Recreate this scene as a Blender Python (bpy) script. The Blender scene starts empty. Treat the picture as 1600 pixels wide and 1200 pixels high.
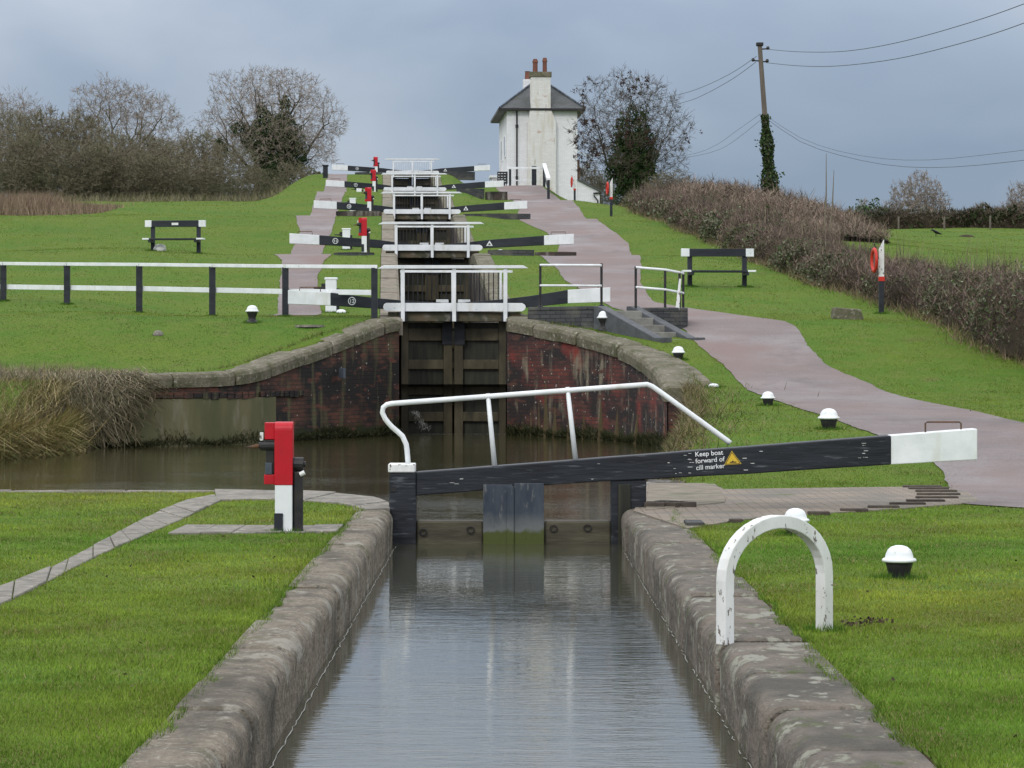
import bpy, math, random
import numpy as np
from mathutils import Vector, Matrix
random.seed(7); rng = np.random.default_rng(7)
R = math.radians
C = bpy.context.scene.collection
scene = bpy.context.scene
# ------------------------------------------------------------------ camera
cam_d = bpy.data.cameras.new('camera'); cam = bpy.data.objects.new('camera', cam_d); C.objects.link(cam)
cam_d.sensor_width = 36; cam_d.lens = 36*4340/1600
cam_d.shift_x = (800-791)/1600; cam_d.shift_y = -(600-548)/1600
cam_d.clip_start = .5; cam_d.clip_end = 5000
cam.location = (0, 0, 1.9); cam.rotation_euler = (R(90), 0, 0)
scene.camera = cam
scene.view_settings.view_transform = 'Standard'; scene.view_settings.look = 'None'
scene.view_settings.exposure = 0; scene.view_settings.gamma = 1
# ------------------------------------------------------------------ world: overcast sky
W = bpy.data.worlds.new('World'); scene.world = W; W.use_nodes = True
nt = W.node_tree; nt.nodes.clear()
def N(t, typ, **k):
    n = t.nodes.new(typ)
    for a, b in k.items(): setattr(n, a, b)
    return n
SUN_EL, SUN_AZ = 38, 205
out = N(nt, 'ShaderNodeOutputWorld'); mixs = N(nt, 'ShaderNodeAddShader')
b1 = N(nt, 'ShaderNodeBackground'); b2 = N(nt, 'ShaderNodeBackground')
sky = N(nt, 'ShaderNodeTexSky', sky_type='NISHITA', sun_disc=False, sun_elevation=R(SUN_EL), sun_rotation=R(SUN_AZ))
nt.links.new(sky.outputs[0], b1.inputs[0]); b1.inputs[1].default_value = .012
tc = N(nt, 'ShaderNodeTexCoord'); sep = N(nt, 'ShaderNodeSeparateXYZ'); nt.links.new(tc.outputs['Generated'], sep.inputs[0])
mp = N(nt, 'ShaderNodeMapping'); mp.inputs['Scale'].default_value = (1.7, 1.7, 3.4); mp.inputs['Location'].default_value = (3.1, .4, .5)
nt.links.new(tc.outputs['Generated'], mp.inputs[0])
ns = N(nt, 'ShaderNodeTexNoise'); ns.inputs['Scale'].default_value = 2.6; ns.inputs['Detail'].default_value = 5; ns.inputs['Roughness'].default_value = .45; ns.inputs['Distortion'].default_value = .25
nt.links.new(mp.outputs[0], ns.inputs[0])
# height of view direction + noise -> cloud shade
ma = N(nt, 'ShaderNodeMath', operation='MULTIPLY_ADD'); ma.inputs[1].default_value = 3.6; nt.links.new(sep.outputs[2], ma.inputs[0])
ms = N(nt, 'ShaderNodeMath', operation='MULTIPLY_ADD'); ms.inputs[1].default_value = 2.7; ms.inputs[2].default_value = -1.10; nt.links.new(ns.outputs[0], ms.inputs[0])
nt.links.new(ms.outputs[0], ma.inputs[2])
cr = N(nt, 'ShaderNodeValToRGB'); e = cr.color_ramp.elements
e[0].position = .0; e[0].color = (.205, .272, .385, 1); e[1].position = .62; e[1].color = (.41, .465, .555, 1)
e.new(.3).color = (.300, .365, .475, 1); e.new(1.0).color = (.66,.68,.72, 1)
nt.links.new(ma.outputs[0], cr.inputs[0])
zr = N(nt, 'ShaderNodeMapRange'); zr.inputs[1].default_value = .09; zr.inputs[2].default_value = .5; zr.inputs[3].default_value = 1; zr.inputs[4].default_value = 2.15
nt.links.new(sep.outputs[2], zr.inputs[0]); nt.links.new(zr.outputs[0], b2.inputs[1]); nt.links.new(cr.outputs[0], b2.inputs[0])
nt.links.new(b1.outputs[0], mixs.inputs[0]); nt.links.new(b2.outputs[0], mixs.inputs[1]); nt.links.new(mixs.outputs[0], out.inputs[0])
sd = bpy.data.lights.new('sun', 'SUN'); sd.energy = 1.1; sd.angle = R(14); sd.color = (1, .95, .88)
so = bpy.data.objects.new('sun', sd); C.objects.link(so); so.rotation_euler = (R(90-SUN_EL), 0, R(180-SUN_AZ+180-4))
so.rotation_euler = (R(52), 0, R(-25))

# ------------------------------------------------------------------ terrain maths
F = 4340.; PX0, PY0, EYE = 791., 548., 1.9
def cxf(D): return np.interp(D, [0,40,52,58,300], [.03,.03,-.75,-1.09,-11.67])
PL=([0,31,42,45,49,50,51.5,53.5,55.5,57,58,62,70,79.5,87,95,105,113,130,150,210,300,700],
    [.34,.34,.36,.8,1.42,1.46,1.5,1.8,2.25,2.5,2.66,2.85,3.6,4.68,5.1,5.95,7.0,7.4,8.8,9.95,13.2,16,17])
ZF=([0,31,42,45,49,50,51.5,53.5,55.5,57,58,63,79.5,87.5,104,112,128.5,136.5,153,165,200,700],
    [.34,.34,.36,.8,1.42,1.46,1.5,1.8,2.25,2.5,2.62,2.7,4.68,4.78,6.98,7.06,9.28,9.36,11.65,11.75,11.8,12])
ZR=([0,32,34,36,40,45,48,50,52.5,54.6,57,62,79.5,87.5,104,112,128.5,136.5,153,165,200,700],
    [.34,.35,.58,.80,.95,1.1,1.27,1.5,1.85,2.15,2.5,2.85,4.64,4.74,6.85,6.93,8.9,9.0,11.0,11.1,11.3,11.5])
ZH=([0,32,34,36,40,45,48,50,52.5,54.6,57,62,79,104,130,150,170,200,700],
    [.34,.35,.58,.80,.95,1.1,1.27,1.5,1.85,2.15,2.45,2.8,4.4,6.6,8.7,9.5,10.3,10.8,11])
ZO=([0,32,36,45,57,62,90,150,170,700],[.34,.4,.8,1.1,2.3,2.6,4.8,8.5,8.8,9])
def ss(t, a, b):
    t = np.clip((t-a)/(b-a), 0, 1); return t*t*(3-2*t)
def sm(D, T): return (np.interp(D-.9,*T)+np.interp(D,*T)*2+np.interp(D+.9,*T))/4
def ground(x, D):
    x = np.asarray(x, float); D = np.asarray(D, float); u = x-cxf(D)
    zf = sm(D,ZF); l = ss(-u,5.2,8.5); zl = zf*(1-l)+sm(D,PL)*l
    zr0 = np.where(D<57, sm(D,ZR), sm(D,ZF)); a = ss(u,2.0,3.3); z = zr0*(1-a)+sm(D,ZR)*a
    a = ss(u,7,9.5); z = z*(1-a)+sm(D,ZH)*a; a = ss(u,12,22); z = z*(1-a)+sm(D,ZO)*a
    z = np.where(u<0, zl, z); w = ss(D,32,60)
    return z+w*(.03*np.sin(x*.9+D*.37)+.025*np.sin(x*.4-D*.61+1))*ss(np.abs(u),3,9)
def g(x, D): return float(ground(x, D))
def ray(px, py, d0=9., d1=240.):      # where the line of sight measured in the photograph meets the ground
    D = np.arange(d0,d1,.02); x = (px-PX0)/F*D; z = EYE-(py-PY0)/F*D
    i = int(np.argmax(ground(x,D) >= z)); return float(x[i]), float(D[i])
def at(px, py, D): return Vector(((px-PX0)/F*D, D, EYE-(py-PY0)/F*D))
BASIN = [(-60,31.0),(-3.2,30.95),(-2.0,30.6),(-1.35,29.4),(-1.15,28.3),(-1.15,26),(1.2,26),(1.2,28.5),(1.5,31),(1.75,33.5),(2.2,39),(2.6,44),(2.8,48),
         (2.72,50),(2.3,52.5),(1.5,54.6),(.05,56.9),(-2.2,57),(-3,55.5),(-4,53.5),(-4.9,51.5),(-6.4,50),(-7.8,49.2),(-7.6,46.5),(-8.3,43.7),(-10,42.5),(-15,42),(-60,42)]
def inpoly(x, y, P):
    c = np.zeros(x.shape, bool); n = len(P)
    for i in range(n):
        x0,y0 = P[i]; x1,y1 = P[i-1]
        if y0 == y1: continue
        c ^= ((y0>y)!=(y1>y)) & (x < (x1-x0)*(y-y0)/(y1-y0)+x0)
    return c
def distseg(x, y, P, closed=True):
    d = np.full(x.shape, 1e9); n = len(P)
    for i in range(0 if closed else 1, n):
        ax,ay = P[i-1]; bx,by = P[i]; dx,dy = bx-ax,by-ay
        t = np.clip(((x-ax)*dx+(y-ay)*dy)/(dx*dx+dy*dy+1e-12),0,1)
        d = np.minimum(d, np.hypot(x-ax-t*dx, y-ay-t*dy))
    return d

# ------------------------------------------------------------------ materials
def mat(name, col, rough=.8, col2=None, scale=4., bump=.0, bscale=None, detail=5, spec=.3, ramp=(.35,.65), col3=None, s3=1.0, r3=(.55,.7), stretch=(1,1,1), attr=False, metal=0, uv=False, layers=()):
    m = bpy.data.materials.new(name); m.use_nodes = True; t = m.node_tree; p = t.nodes['Principled BSDF']
    p.inputs['Roughness'].default_value = rough; p.inputs['Specular IOR Level'].default_value = spec; p.inputs['Metallic'].default_value = metal
    co = N(t,'ShaderNodeTexCoord'); mpn = N(t,'ShaderNodeMapping'); mpn.inputs['Scale'].default_value = stretch
    t.links.new(co.outputs['UV' if uv else 'Object'], mpn.inputs[0]); last = None
    def noise(sc, dt=detail):
        n = N(t,'ShaderNodeTexNoise'); n.inputs['Scale'].default_value = sc; n.inputs['Detail'].default_value = dt; n.inputs['Roughness'].default_value = .6
        t.links.new(mpn.outputs[0], n.inputs[0]); return n
    def mr(n, lo, hi):
        r = N(t,'ShaderNodeMapRange'); r.inputs[1].default_value = lo; r.inputs[2].default_value = hi; t.links.new(n.outputs[0], r.inputs[0]); return r.outputs[0]
    def mix(f, a, b):
        x = N(t,'ShaderNodeMix', data_type='RGBA'); t.links.new(f, x.inputs[0])
        for s, v in ((6,a),(7,b)):
            if isinstance(v, tuple): x.inputs[s].default_value = (*v,1)
            else: t.links.new(v, x.inputs[s])
        return x.outputs[2]
    last = None
    if attr:
        at_ = N(t,'ShaderNodeAttribute', attribute_name='Col'); last = at_.outputs['Color']
    if col2 is not None: last = mix(mr(noise(scale), *ramp), last or col, col2)
    if col3 is not None: last = mix(mr(noise(s3), *r3), last or col, col3)
    for (c_,sc_,lo_,hi_,st_) in layers:
        n_ = noise(sc_)
        if st_:
            m2 = N(t,'ShaderNodeMapping'); m2.inputs['Scale'].default_value = st_; t.links.new(co.outputs['Object'], m2.inputs[0]); t.links.new(m2.outputs[0], n_.inputs[0])
        last = mix(mr(n_,lo_,hi_), last or col, c_)
    if last: t.links.new(last, p.inputs['Base Color'])
    else: p.inputs['Base Color'].default_value = (*col,1)
    if bump:
        b = N(t,'ShaderNodeBump'); b.inputs['Strength'].default_value = 1; b.inputs['Distance'].default_value = bump
        t.links.new(noise(bscale or scale*3, 6).outputs[0], b.inputs['Height']); t.links.new(b.outputs[0], p.inputs['Normal'])
    m['p'] = 1
    return m
M = {}
M['white'] = mat('white_paint', (.80,.82,.84), .5, (.66,.69,.70), 3, col3=(.40,.41,.38), s3=14, r3=(.66,.74), bump=.002, bscale=30, layers=(((.60,.61,.56),2.2,.54,.74,(2,2,.5)),))
M['white_worn'] = mat('worn_white_paint', (.78,.79,.78), .55, (.60,.61,.58), 4, col3=(.16,.14,.12), s3=26, r3=(.60,.625), bump=.003, bscale=25, stretch=(1,1,.5))
M['black'] = mat('black_paint', (.014,.017,.023), .5, (.028,.032,.04), 5, bump=.003, bscale=18, stretch=(.35,1,1.6))
M['black_worn'] = mat('worn_black_paint', (.010,.012,.016), .5, (.022,.026,.033), 4, col3=(.14,.155,.17), s3=11, r3=(.58,.76), bump=.006, bscale=14, stretch=(.3,1,2.2), detail=8)
M['blue_grey'] = mat('scuffed_blue_grey_board', (.035,.045,.062), .5, (.10,.12,.15), 3, col3=(.14,.14,.12), s3=7, r3=(.62,.8), bump=.006, bscale=14, stretch=(1.8,1,.5))
M['iron'] = mat('black_iron', (.016,.017,.02), .45, (.035,.032,.03), 8, bump=.003)
M['rust'] = mat('rusty_iron', (.07,.05,.04), .8, (.12,.06,.03), 9)
M['red'] = mat('red_paint', (.50,.010,.022), .38, (.40,.012,.02), 5, bump=.002)
M['orange'] = mat('orange_red_plastic', (.60,.040,.025), .45, (.48,.03,.02), 5)
M['yellow'] = mat('yellow_print', (.62,.42,.04), .5)
M['timber'] = mat('wet_algae_timber', (.045,.038,.022), .6, (.10,.085,.05), 3, col3=(.02,.02,.014), s3=2, bump=.012, bscale=10, stretch=(1,1,.35))
M['timber_h'] = mat('weathered_rail_timber', (.045,.04,.026), .6, (.10,.09,.06), 4, col3=(.025,.025,.018), s3=3, bump=.01, bscale=12, stretch=(.3,1,1.5))
M['dark_timber'] = mat('dark_wet_planking', (.014,.014,.011), .5, (.035,.036,.022), 4, bump=.006, stretch=(3,1,.3))
M['timber_beam'] = mat('old_brown_beam', (.12,.09,.055), .8, (.05,.055,.035), 3, col3=(.2,.19,.16), s3=5, bump=.01)
M['stone'] = mat('worn_gritstone', (.245,.205,.155), .85, (.135,.118,.09), 6, col3=(.35,.325,.26), s3=30, r3=(.52,.70), bump=.05, bscale=22, detail=10, stretch=(1.1,.8,1), layers=(((.085,.075,.058),1.3,.50,.66,(1,.8,1)),((.10,.11,.05),3.2,.60,.72,(1,.7,1)),((.31,.29,.24),3.5,.57,.64,(1.1,.6,1)),((.07,.062,.05),14,.60,.70,(1,.6,1))))
M['stone_r'] = mat('lichened_gritstone', (.205,.172,.14), .85, (.10,.09,.072), 5, col3=(.27,.27,.21), s3=10, r3=(.57,.63), bump=.05, bscale=18, detail=10, stretch=(1.1,.7,1), layers=(((.085,.078,.064),1.4,.48,.62,(1,.8,1)),((.085,.10,.04),4,.60,.68,(1,.7,1)),((.28,.275,.225),4.5,.575,.62,(1.1,.6,1)),((.065,.058,.05),14,.60,.70,(1,.6,1))))
M['stone_grey'] = mat('mossy_coping_stone', (.175,.155,.115), .85, (.085,.085,.045), 2.6, col3=(.31,.29,.24), s3=11, r3=(.56,.72), bump=.035, bscale=14, detail=8)
M['flag'] = mat('flagstone', (.25,.23,.20), .85, (.14,.13,.11), 4, col3=(.37,.34,.28), s3=12, r3=(.55,.7), bump=.015)
M['concrete'] = mat('old_concrete', (.235,.205,.16), .9, (.15,.13,.10), 5, col3=(.1,.11,.06), s3=1.5, bump=.008)
M['path'] = mat('reddish_tarmac', (.226,.190,.184), .9, (.195,.163,.158), 1.3, col3=(.285,.262,.262), s3=.45, r3=(.45,.7), bump=.02, bscale=60, detail=10, layers=(((.15,.115,.108),22,.55,.72,None),((.33,.31,.295),30,.60,.72,None),((.225,.165,.152),.35,.46,.66,(1,.6,1)),((.175,.15,.145),.8,.58,.72,(1,.5,1))))
M['render_wall'] = mat('algae_stained_render', (.15,.135,.072), .85, (.085,.088,.042), 1.4, col3=(.20,.185,.13), s3=2.4, bump=.012, bscale=10, stretch=(1,1,.25))
M['trunk'] = mat('bark', (.10,.085,.06), .9, (.055,.05,.035), 6, bump=.02)
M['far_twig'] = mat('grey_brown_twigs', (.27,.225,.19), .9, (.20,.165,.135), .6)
M['twig'] = mat('brown_twigs', (.19,.16,.125), .9, (.13,.115,.075), .5)
M['dark_twig'] = mat('dark_brown_twigs', (.10,.082,.064), .9, (.07,.06,.04), .5)
M['shrubtwig'] = mat('olive_brown_twigs', (.175,.15,.105), .9, (.135,.135,.075), .35, col3=(.17,.13,.095), s3=.5)
M['leafattr'] = mat('foliage', (.05,.07,.03), .7, attr=True, spec=.2)
M['slate'] = mat('slate_roof', (.095,.10,.105), .6, (.06,.065,.06), 2, col3=(.10,.115,.05), s3=.9, r3=(.6,.8), bump=.02, bscale=12, stretch=(1,1,3))
M['whitebrick'] = None
M['pot'] = mat('terracotta', (.20,.075,.05), .8, (.13,.06,.045), 4)
M['glass'] = mat('dark_glass', (.02,.025,.03), .1, spec=.6)
M['polewood'] = mat('grey_pole_wood', (.17,.14,.115), .85, (.11,.095,.08), 4, stretch=(3,3,.3), bump=.01)
M['sack'] = mat('white_sack', (.85,.85,.83), .8, (.68,.68,.66), 6, bump=.03)
M['foam'] = mat('pale_foam', (.36,.36,.33), .6)
M['crow'] = mat('black_feathers', (.008,.008,.01), .4)
M['wire'] = mat('wire', (.05,.055,.06), .6)
M['soil'] = mat('dark_soil', (.035,.026,.017), .95, (.06,.045,.03), 8, bump=.03)

M['stringer'] = mat('blue_grey_brick_string', (.095,.10,.108), .6, (.06,.065,.07), 6, bump=.006)
M['step'] = mat('grey_step_stone', (.24,.235,.215), .8, (.15,.145,.13), 4, bump=.01)
M['rib'] = mat('dark_brown_rib', (.05,.04,.033), .8, (.08,.065,.05), 8)
def paddlemat():
    m = mat('scuffed_paddle_paint', (.026,.035,.050), .5, (.055,.068,.085), 3, col3=(.18,.185,.18), s3=9, r3=(.58,.74), bump=.006, bscale=14, stretch=(1.8,1,.5)); t = m.node_tree; p = t.nodes['Principled BSDF']
    last = p.inputs['Base Color'].links[0].from_socket; co = N(t,'ShaderNodeTexCoord'); sp = N(t,'ShaderNodeSeparateXYZ'); t.links.new(co.outputs['Object'], sp.inputs[0]); nn = N(t,'ShaderNodeTexNoise'); nn.inputs['Scale'].default_value = 7; t.links.new(co.outputs['Object'], nn.inputs[0])
    a = N(t,'ShaderNodeMath', operation='MULTIPLY_ADD'); a.inputs[1].default_value = .16; t.links.new(nn.outputs[0], a.inputs[0]); t.links.new(sp.outputs[2], a.inputs[2])
    for lo,hi,c in ((.40,.22,(.13,.14,.14)),(.225,.19,(.06,.075,.018))):
        r = N(t,'ShaderNodeMapRange'); r.inputs[1].default_value = lo; r.inputs[2].default_value = hi; t.links.new(a.outputs[0], r.inputs[0]); x = N(t,'ShaderNodeMix', data_type='RGBA'); t.links.new(r.outputs[0], x.inputs[0]); t.links.new(last, x.inputs[6]); x.inputs[7].default_value = (*c,1); last = x.outputs[2]
    t.links.new(last, p.inputs['Base Color']); return m
M['paddle'] = paddlemat()
def brickmat(name, c1, c2, mortar, bw, bh, ms, ov=None, noise2=None, moss=None, bumpd=.012):
    m = bpy.data.materials.new(name); m.use_nodes = True; t = m.node_tree; p = t.nodes['Principled BSDF']; p.inputs['Roughness'].default_value = .85; p.inputs['Specular IOR Level'].default_value = .25
    co = N(t,'ShaderNodeTexCoord'); b = N(t,'ShaderNodeTexBrick'); b.inputs['Scale'].default_value = 1
    b.inputs['Color1'].default_value = (*c1,1); b.inputs['Color2'].default_value = (*c2,1); b.inputs['Mortar'].default_value = (*mortar,1)
    b.inputs['Brick Width'].default_value = bw; b.inputs['Row Height'].default_value = bh; b.inputs['Mortar Size'].default_value = ms; b.inputs['Mortar Smooth'].default_value = .2
    nd = N(t,'ShaderNodeTexNoise'); nd.inputs['Scale'].default_value = 9; t.links.new(co.outputs['UV'], nd.inputs[0])
    vm = N(t,'ShaderNodeVectorMath', operation='SCALE'); vm.inputs[3].default_value = .02; t.links.new(nd.outputs[1], vm.inputs[0])
    va = N(t,'ShaderNodeVectorMath', operation='ADD'); t.links.new(co.outputs['UV'], va.inputs[0]); t.links.new(vm.outputs[0], va.inputs[1]); t.links.new(va.outputs[0], b.inputs[0])
    last = b.outputs[0]
    for (c, sc, lo, hi, st) in (ov or []):
        mpn = N(t,'ShaderNodeMapping'); mpn.inputs['Scale'].default_value = st; t.links.new(co.outputs['UV'], mpn.inputs[0])
        n = N(t,'ShaderNodeTexNoise'); n.inputs['Scale'].default_value = sc; n.inputs['Detail'].default_value = 6; t.links.new(mpn.outputs[0], n.inputs[0])
        r = N(t,'ShaderNodeMapRange'); r.inputs[1].default_value = lo; r.inputs[2].default_value = hi; t.links.new(n.outputs[0], r.inputs[0])
        x = N(t,'ShaderNodeMix', data_type='RGBA'); t.links.new(r.outputs[0], x.inputs[0]); t.links.new(last, x.inputs[6]); x.inputs[7].default_value = (*c,1); last = x.outputs[2]
    if moss:
        sp = N(t,'ShaderNodeSeparateXYZ'); t.links.new(co.outputs['UV'], sp.inputs[0])
        nn = N(t,'ShaderNodeTexNoise'); nn.inputs['Scale'].default_value = 2.5; t.links.new(co.outputs['UV'], nn.inputs[0])
        a = N(t,'ShaderNodeMath', operation='MULTIPLY_ADD'); a.inputs[1].default_value = .5; t.links.new(nn.outputs[0], a.inputs[0]); t.links.new(sp.outputs[1], a.inputs[2])
        r = N(t,'ShaderNodeMapRange'); r.inputs[1].default_value = moss[0]+.28; r.inputs[2].default_value = moss[0]+.1+.28; r.inputs[3].default_value = 1; r.inputs[4].default_value = 0; t.links.new(a.outputs[0], r.inputs[0])
        x = N(t,'ShaderNodeMix', data_type='RGBA'); t.links.new(r.outputs[0], x.inputs[0]); t.links.new(last, x.inputs[6]); x.inputs[7].default_value = (*moss[1],1); last = x.outputs[2]
    t.links.new(last, p.inputs['Base Color'])
    bp = N(t,'ShaderNodeBump'); bp.inputs['Distance'].default_value = bumpd; bp.invert = True; t.links.new(b.outputs['Fac'], bp.inputs['Height']); t.links.new(bp.outputs[0], p.inputs['Normal'])
    return m
M['brick_l'] = brickmat('old_red_brick_stained', (.12,.050,.036), (.055,.032,.026), (.05,.043,.032), .235, .078, .009,
    [((.024,.021,.02), .9, .42, .54, (1,1.3,1)), ((.10,.095,.05), 1.3, .54, .68, (3,.5,1)), ((.13,.055,.04), 3.5, .56, .66, (.6,1.6,1)), ((.42,.40,.34), 13, .68, .70, (1,1,1))], moss=(.28,(.028,.035,.014)))
M['brick_r'] = brickmat('old_red_brick_red_patch', (.16,.045,.035), (.085,.035,.03), (.055,.045,.04), .235, .078, .009,
    [((.030,.024,.024), .8, .40, .52, (.8,1.5,1)), ((.20,.040,.032), .9, .56, .66, (1,.9,1)), ((.20,.175,.125), 1.6, .55, .68, (2.2,.6,1)), ((.09,.045,.035), 4, .55, .65, (.5,1.6,1)), ((.45,.43,.38), 12, .665, .685, (1,1,1))], moss=(.28,(.028,.035,.014)))
M['brick_blue'] = brickmat('blue_engineering_brick', (.075,.078,.08), (.05,.052,.058), (.035,.035,.035), .235, .078, .008, [((.12,.12,.10), 2, .5, .7, (1,1,1))])
M['brick_ch'] = brickmat('chamber_brick', (.085,.06,.05), (.055,.045,.04), (.05,.045,.04), .235, .078, .009, [((.25,.24,.21), 2, .5, .68, (2,.4,1)), ((.02,.02,.018), 1, .5, .65, (1,1,1))])
M['paving'] = brickmat('grey_block_paving', (.27,.225,.18), (.22,.185,.15), (.11,.095,.07), .22, .11, .008, [((.15,.14,.12), 1.2, .45, .7, (1,1,1)), ((.10,.12,.05), 2.2, .62, .75, (1,1,1))], bumpd=.005)
M['whitebrick'] = brickmat('whitewashed_brick', (.84,.84,.86), (.77,.77,.80), (.68,.68,.70), .235, .078, .010,
    [((.64,.63,.62), .55, .5, .75, (1,.35,1)), ((.55,.42,.37), 1.5, .66, .76, (.7,1.6,1))], bumpd=.012)

M['whitebrick_stained'] = brickmat('stained_whitewashed_brick', (.78,.77,.76), (.70,.69,.67), (.60,.59,.57), .235, .078, .010,
    [((.60,.57,.50), 1.0, .50, .66, (2.5,.4,1)), ((.50,.34,.28), 1.5, .62, .72, (.8,1.8,1)), ((.40,.38,.29), 1.6, .64, .76, (3,.6,1))], bumpd=.012)
# grass ground and blades
def groundmat():
    m = mat('grass_ground', (.05,.085,.012), .95); t = m.node_tree; p = t.nodes['Principled BSDF']; p.inputs['Specular IOR Level'].default_value = .1
    co = N(t,'ShaderNodeTexCoord'); ge = N(t,'ShaderNodeNewGeometry')
    def no(sc, d=6):
        n = N(t,'ShaderNodeTexNoise'); n.inputs['Scale'].default_value = sc; n.inputs['Detail'].default_value = d; t.links.new(co.outputs['Object'], n.inputs[0]); return n
    def mr(o, a, b):
        r = N(t,'ShaderNodeMapRange'); r.inputs[1].default_value = a; r.inputs[2].default_value = b; t.links.new(o, r.inputs[0]); return r.outputs[0]
    def mx(f, a, b):
        x = N(t,'ShaderNodeMix', data_type='RGBA'); t.links.new(f, x.inputs[0])
        for s, v in ((6,a),(7,b)):
            if isinstance(v, tuple): x.inputs[s].default_value = (*v,1)
            else: t.links.new(v, x.inputs[s])
        return x.outputs[2]
    c = mx(mr(no(.35).outputs[0],.35,.65), (.066,.138,.016), (.11,.155,.022))
    c = mx(mr(no(2.2).outputs[0],.45,.72), c, (.115,.145,.03))
    c = mx(mr(no(16).outputs[0],.45,.75), c, (.055,.115,.013))
    c = mx(mr(no(1.1).outputs[0],.68,.8), c, (.11,.10,.035))
    sp = N(t,'ShaderNodeSeparateXYZ'); t.links.new(ge.outputs['True Normal'], sp.inputs[0])
    st = N(t,'ShaderNodeMapRange'); st.inputs[1].default_value = .75; st.inputs[2].default_value = .55; t.links.new(sp.outputs[2], st.inputs[0])
    c = mx(st.outputs[0], c, (.07,.055,.03))
    t.links.new(c, p.inputs['Base Color'])
    b = N(t,'ShaderNodeBump'); b.inputs['Distance'].default_value = .02; t.links.new(no(14).outputs[0], b.inputs['Height']); t.links.new(b.outputs[0], p.inputs['Normal'])
    return m
M['ground'] = groundmat()
def water(name, col, amp, sc, rough, dist):
    m = mat(name, col, rough, spec=.75); t = m.node_tree; p = t.nodes['Principled BSDF']; p.inputs['IOR'].default_value = 1.45
    co = N(t,'ShaderNodeTexCoord'); mpn = N(t,'ShaderNodeMapping'); mpn.inputs['Scale'].default_value = (.85,2.5,1); t.links.new(co.outputs['Object'], mpn.inputs[0])
    n = N(t,'ShaderNodeTexNoise'); n.inputs['Scale'].default_value = sc; n.inputs['Detail'].default_value = 3; n.inputs['Roughness'].default_value = .55; n.inputs['Distortion'].default_value = .9; t.links.new(mpn.outputs[0], n.inputs[0])
    n2 = N(t,'ShaderNodeTexNoise'); n2.inputs['Scale'].default_value = sc*.25; n2.inputs['Detail'].default_value = 2; t.links.new(mpn.outputs[0], n2.inputs[0])
    # calm and ruffled patches
    n3 = N(t,'ShaderNodeTexNoise'); n3.inputs['Scale'].default_value = .5; t.links.new(co.outputs['Object'], n3.inputs[0])
    r = N(t,'ShaderNodeMapRange'); r.inputs[1].default_value = .35; r.inputs[2].default_value = .65; r.inputs[3].default_value = .35; r.inputs[4].default_value = 1.; t.links.new(n3.outputs[0], r.inputs[0])
    mu = N(t,'ShaderNodeMath', operation='MULTIPLY'); t.links.new(n.outputs[0], mu.inputs[0]); t.links.new(r.outputs[0], mu.inputs[1])
    ad = N(t,'ShaderNodeMath', operation='ADD'); t.links.new(mu.outputs[0], ad.inputs[0]); t.links.new(n2.outputs[0], ad.inputs[1])
    b = N(t,'ShaderNodeBump'); b.inputs['Distance'].default_value = amp; t.links.new(ad.outputs[0], b.inputs['Height']); t.links.new(b.outputs[0], p.inputs['Normal'])
    return m
M['water'] = water('murky_lock_water', (.05,.05,.03), .0017, 8, .015, 1)
M['water2'] = water('murky_basin_water', (.052,.048,.022), .002, 8, .04, 1)

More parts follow.
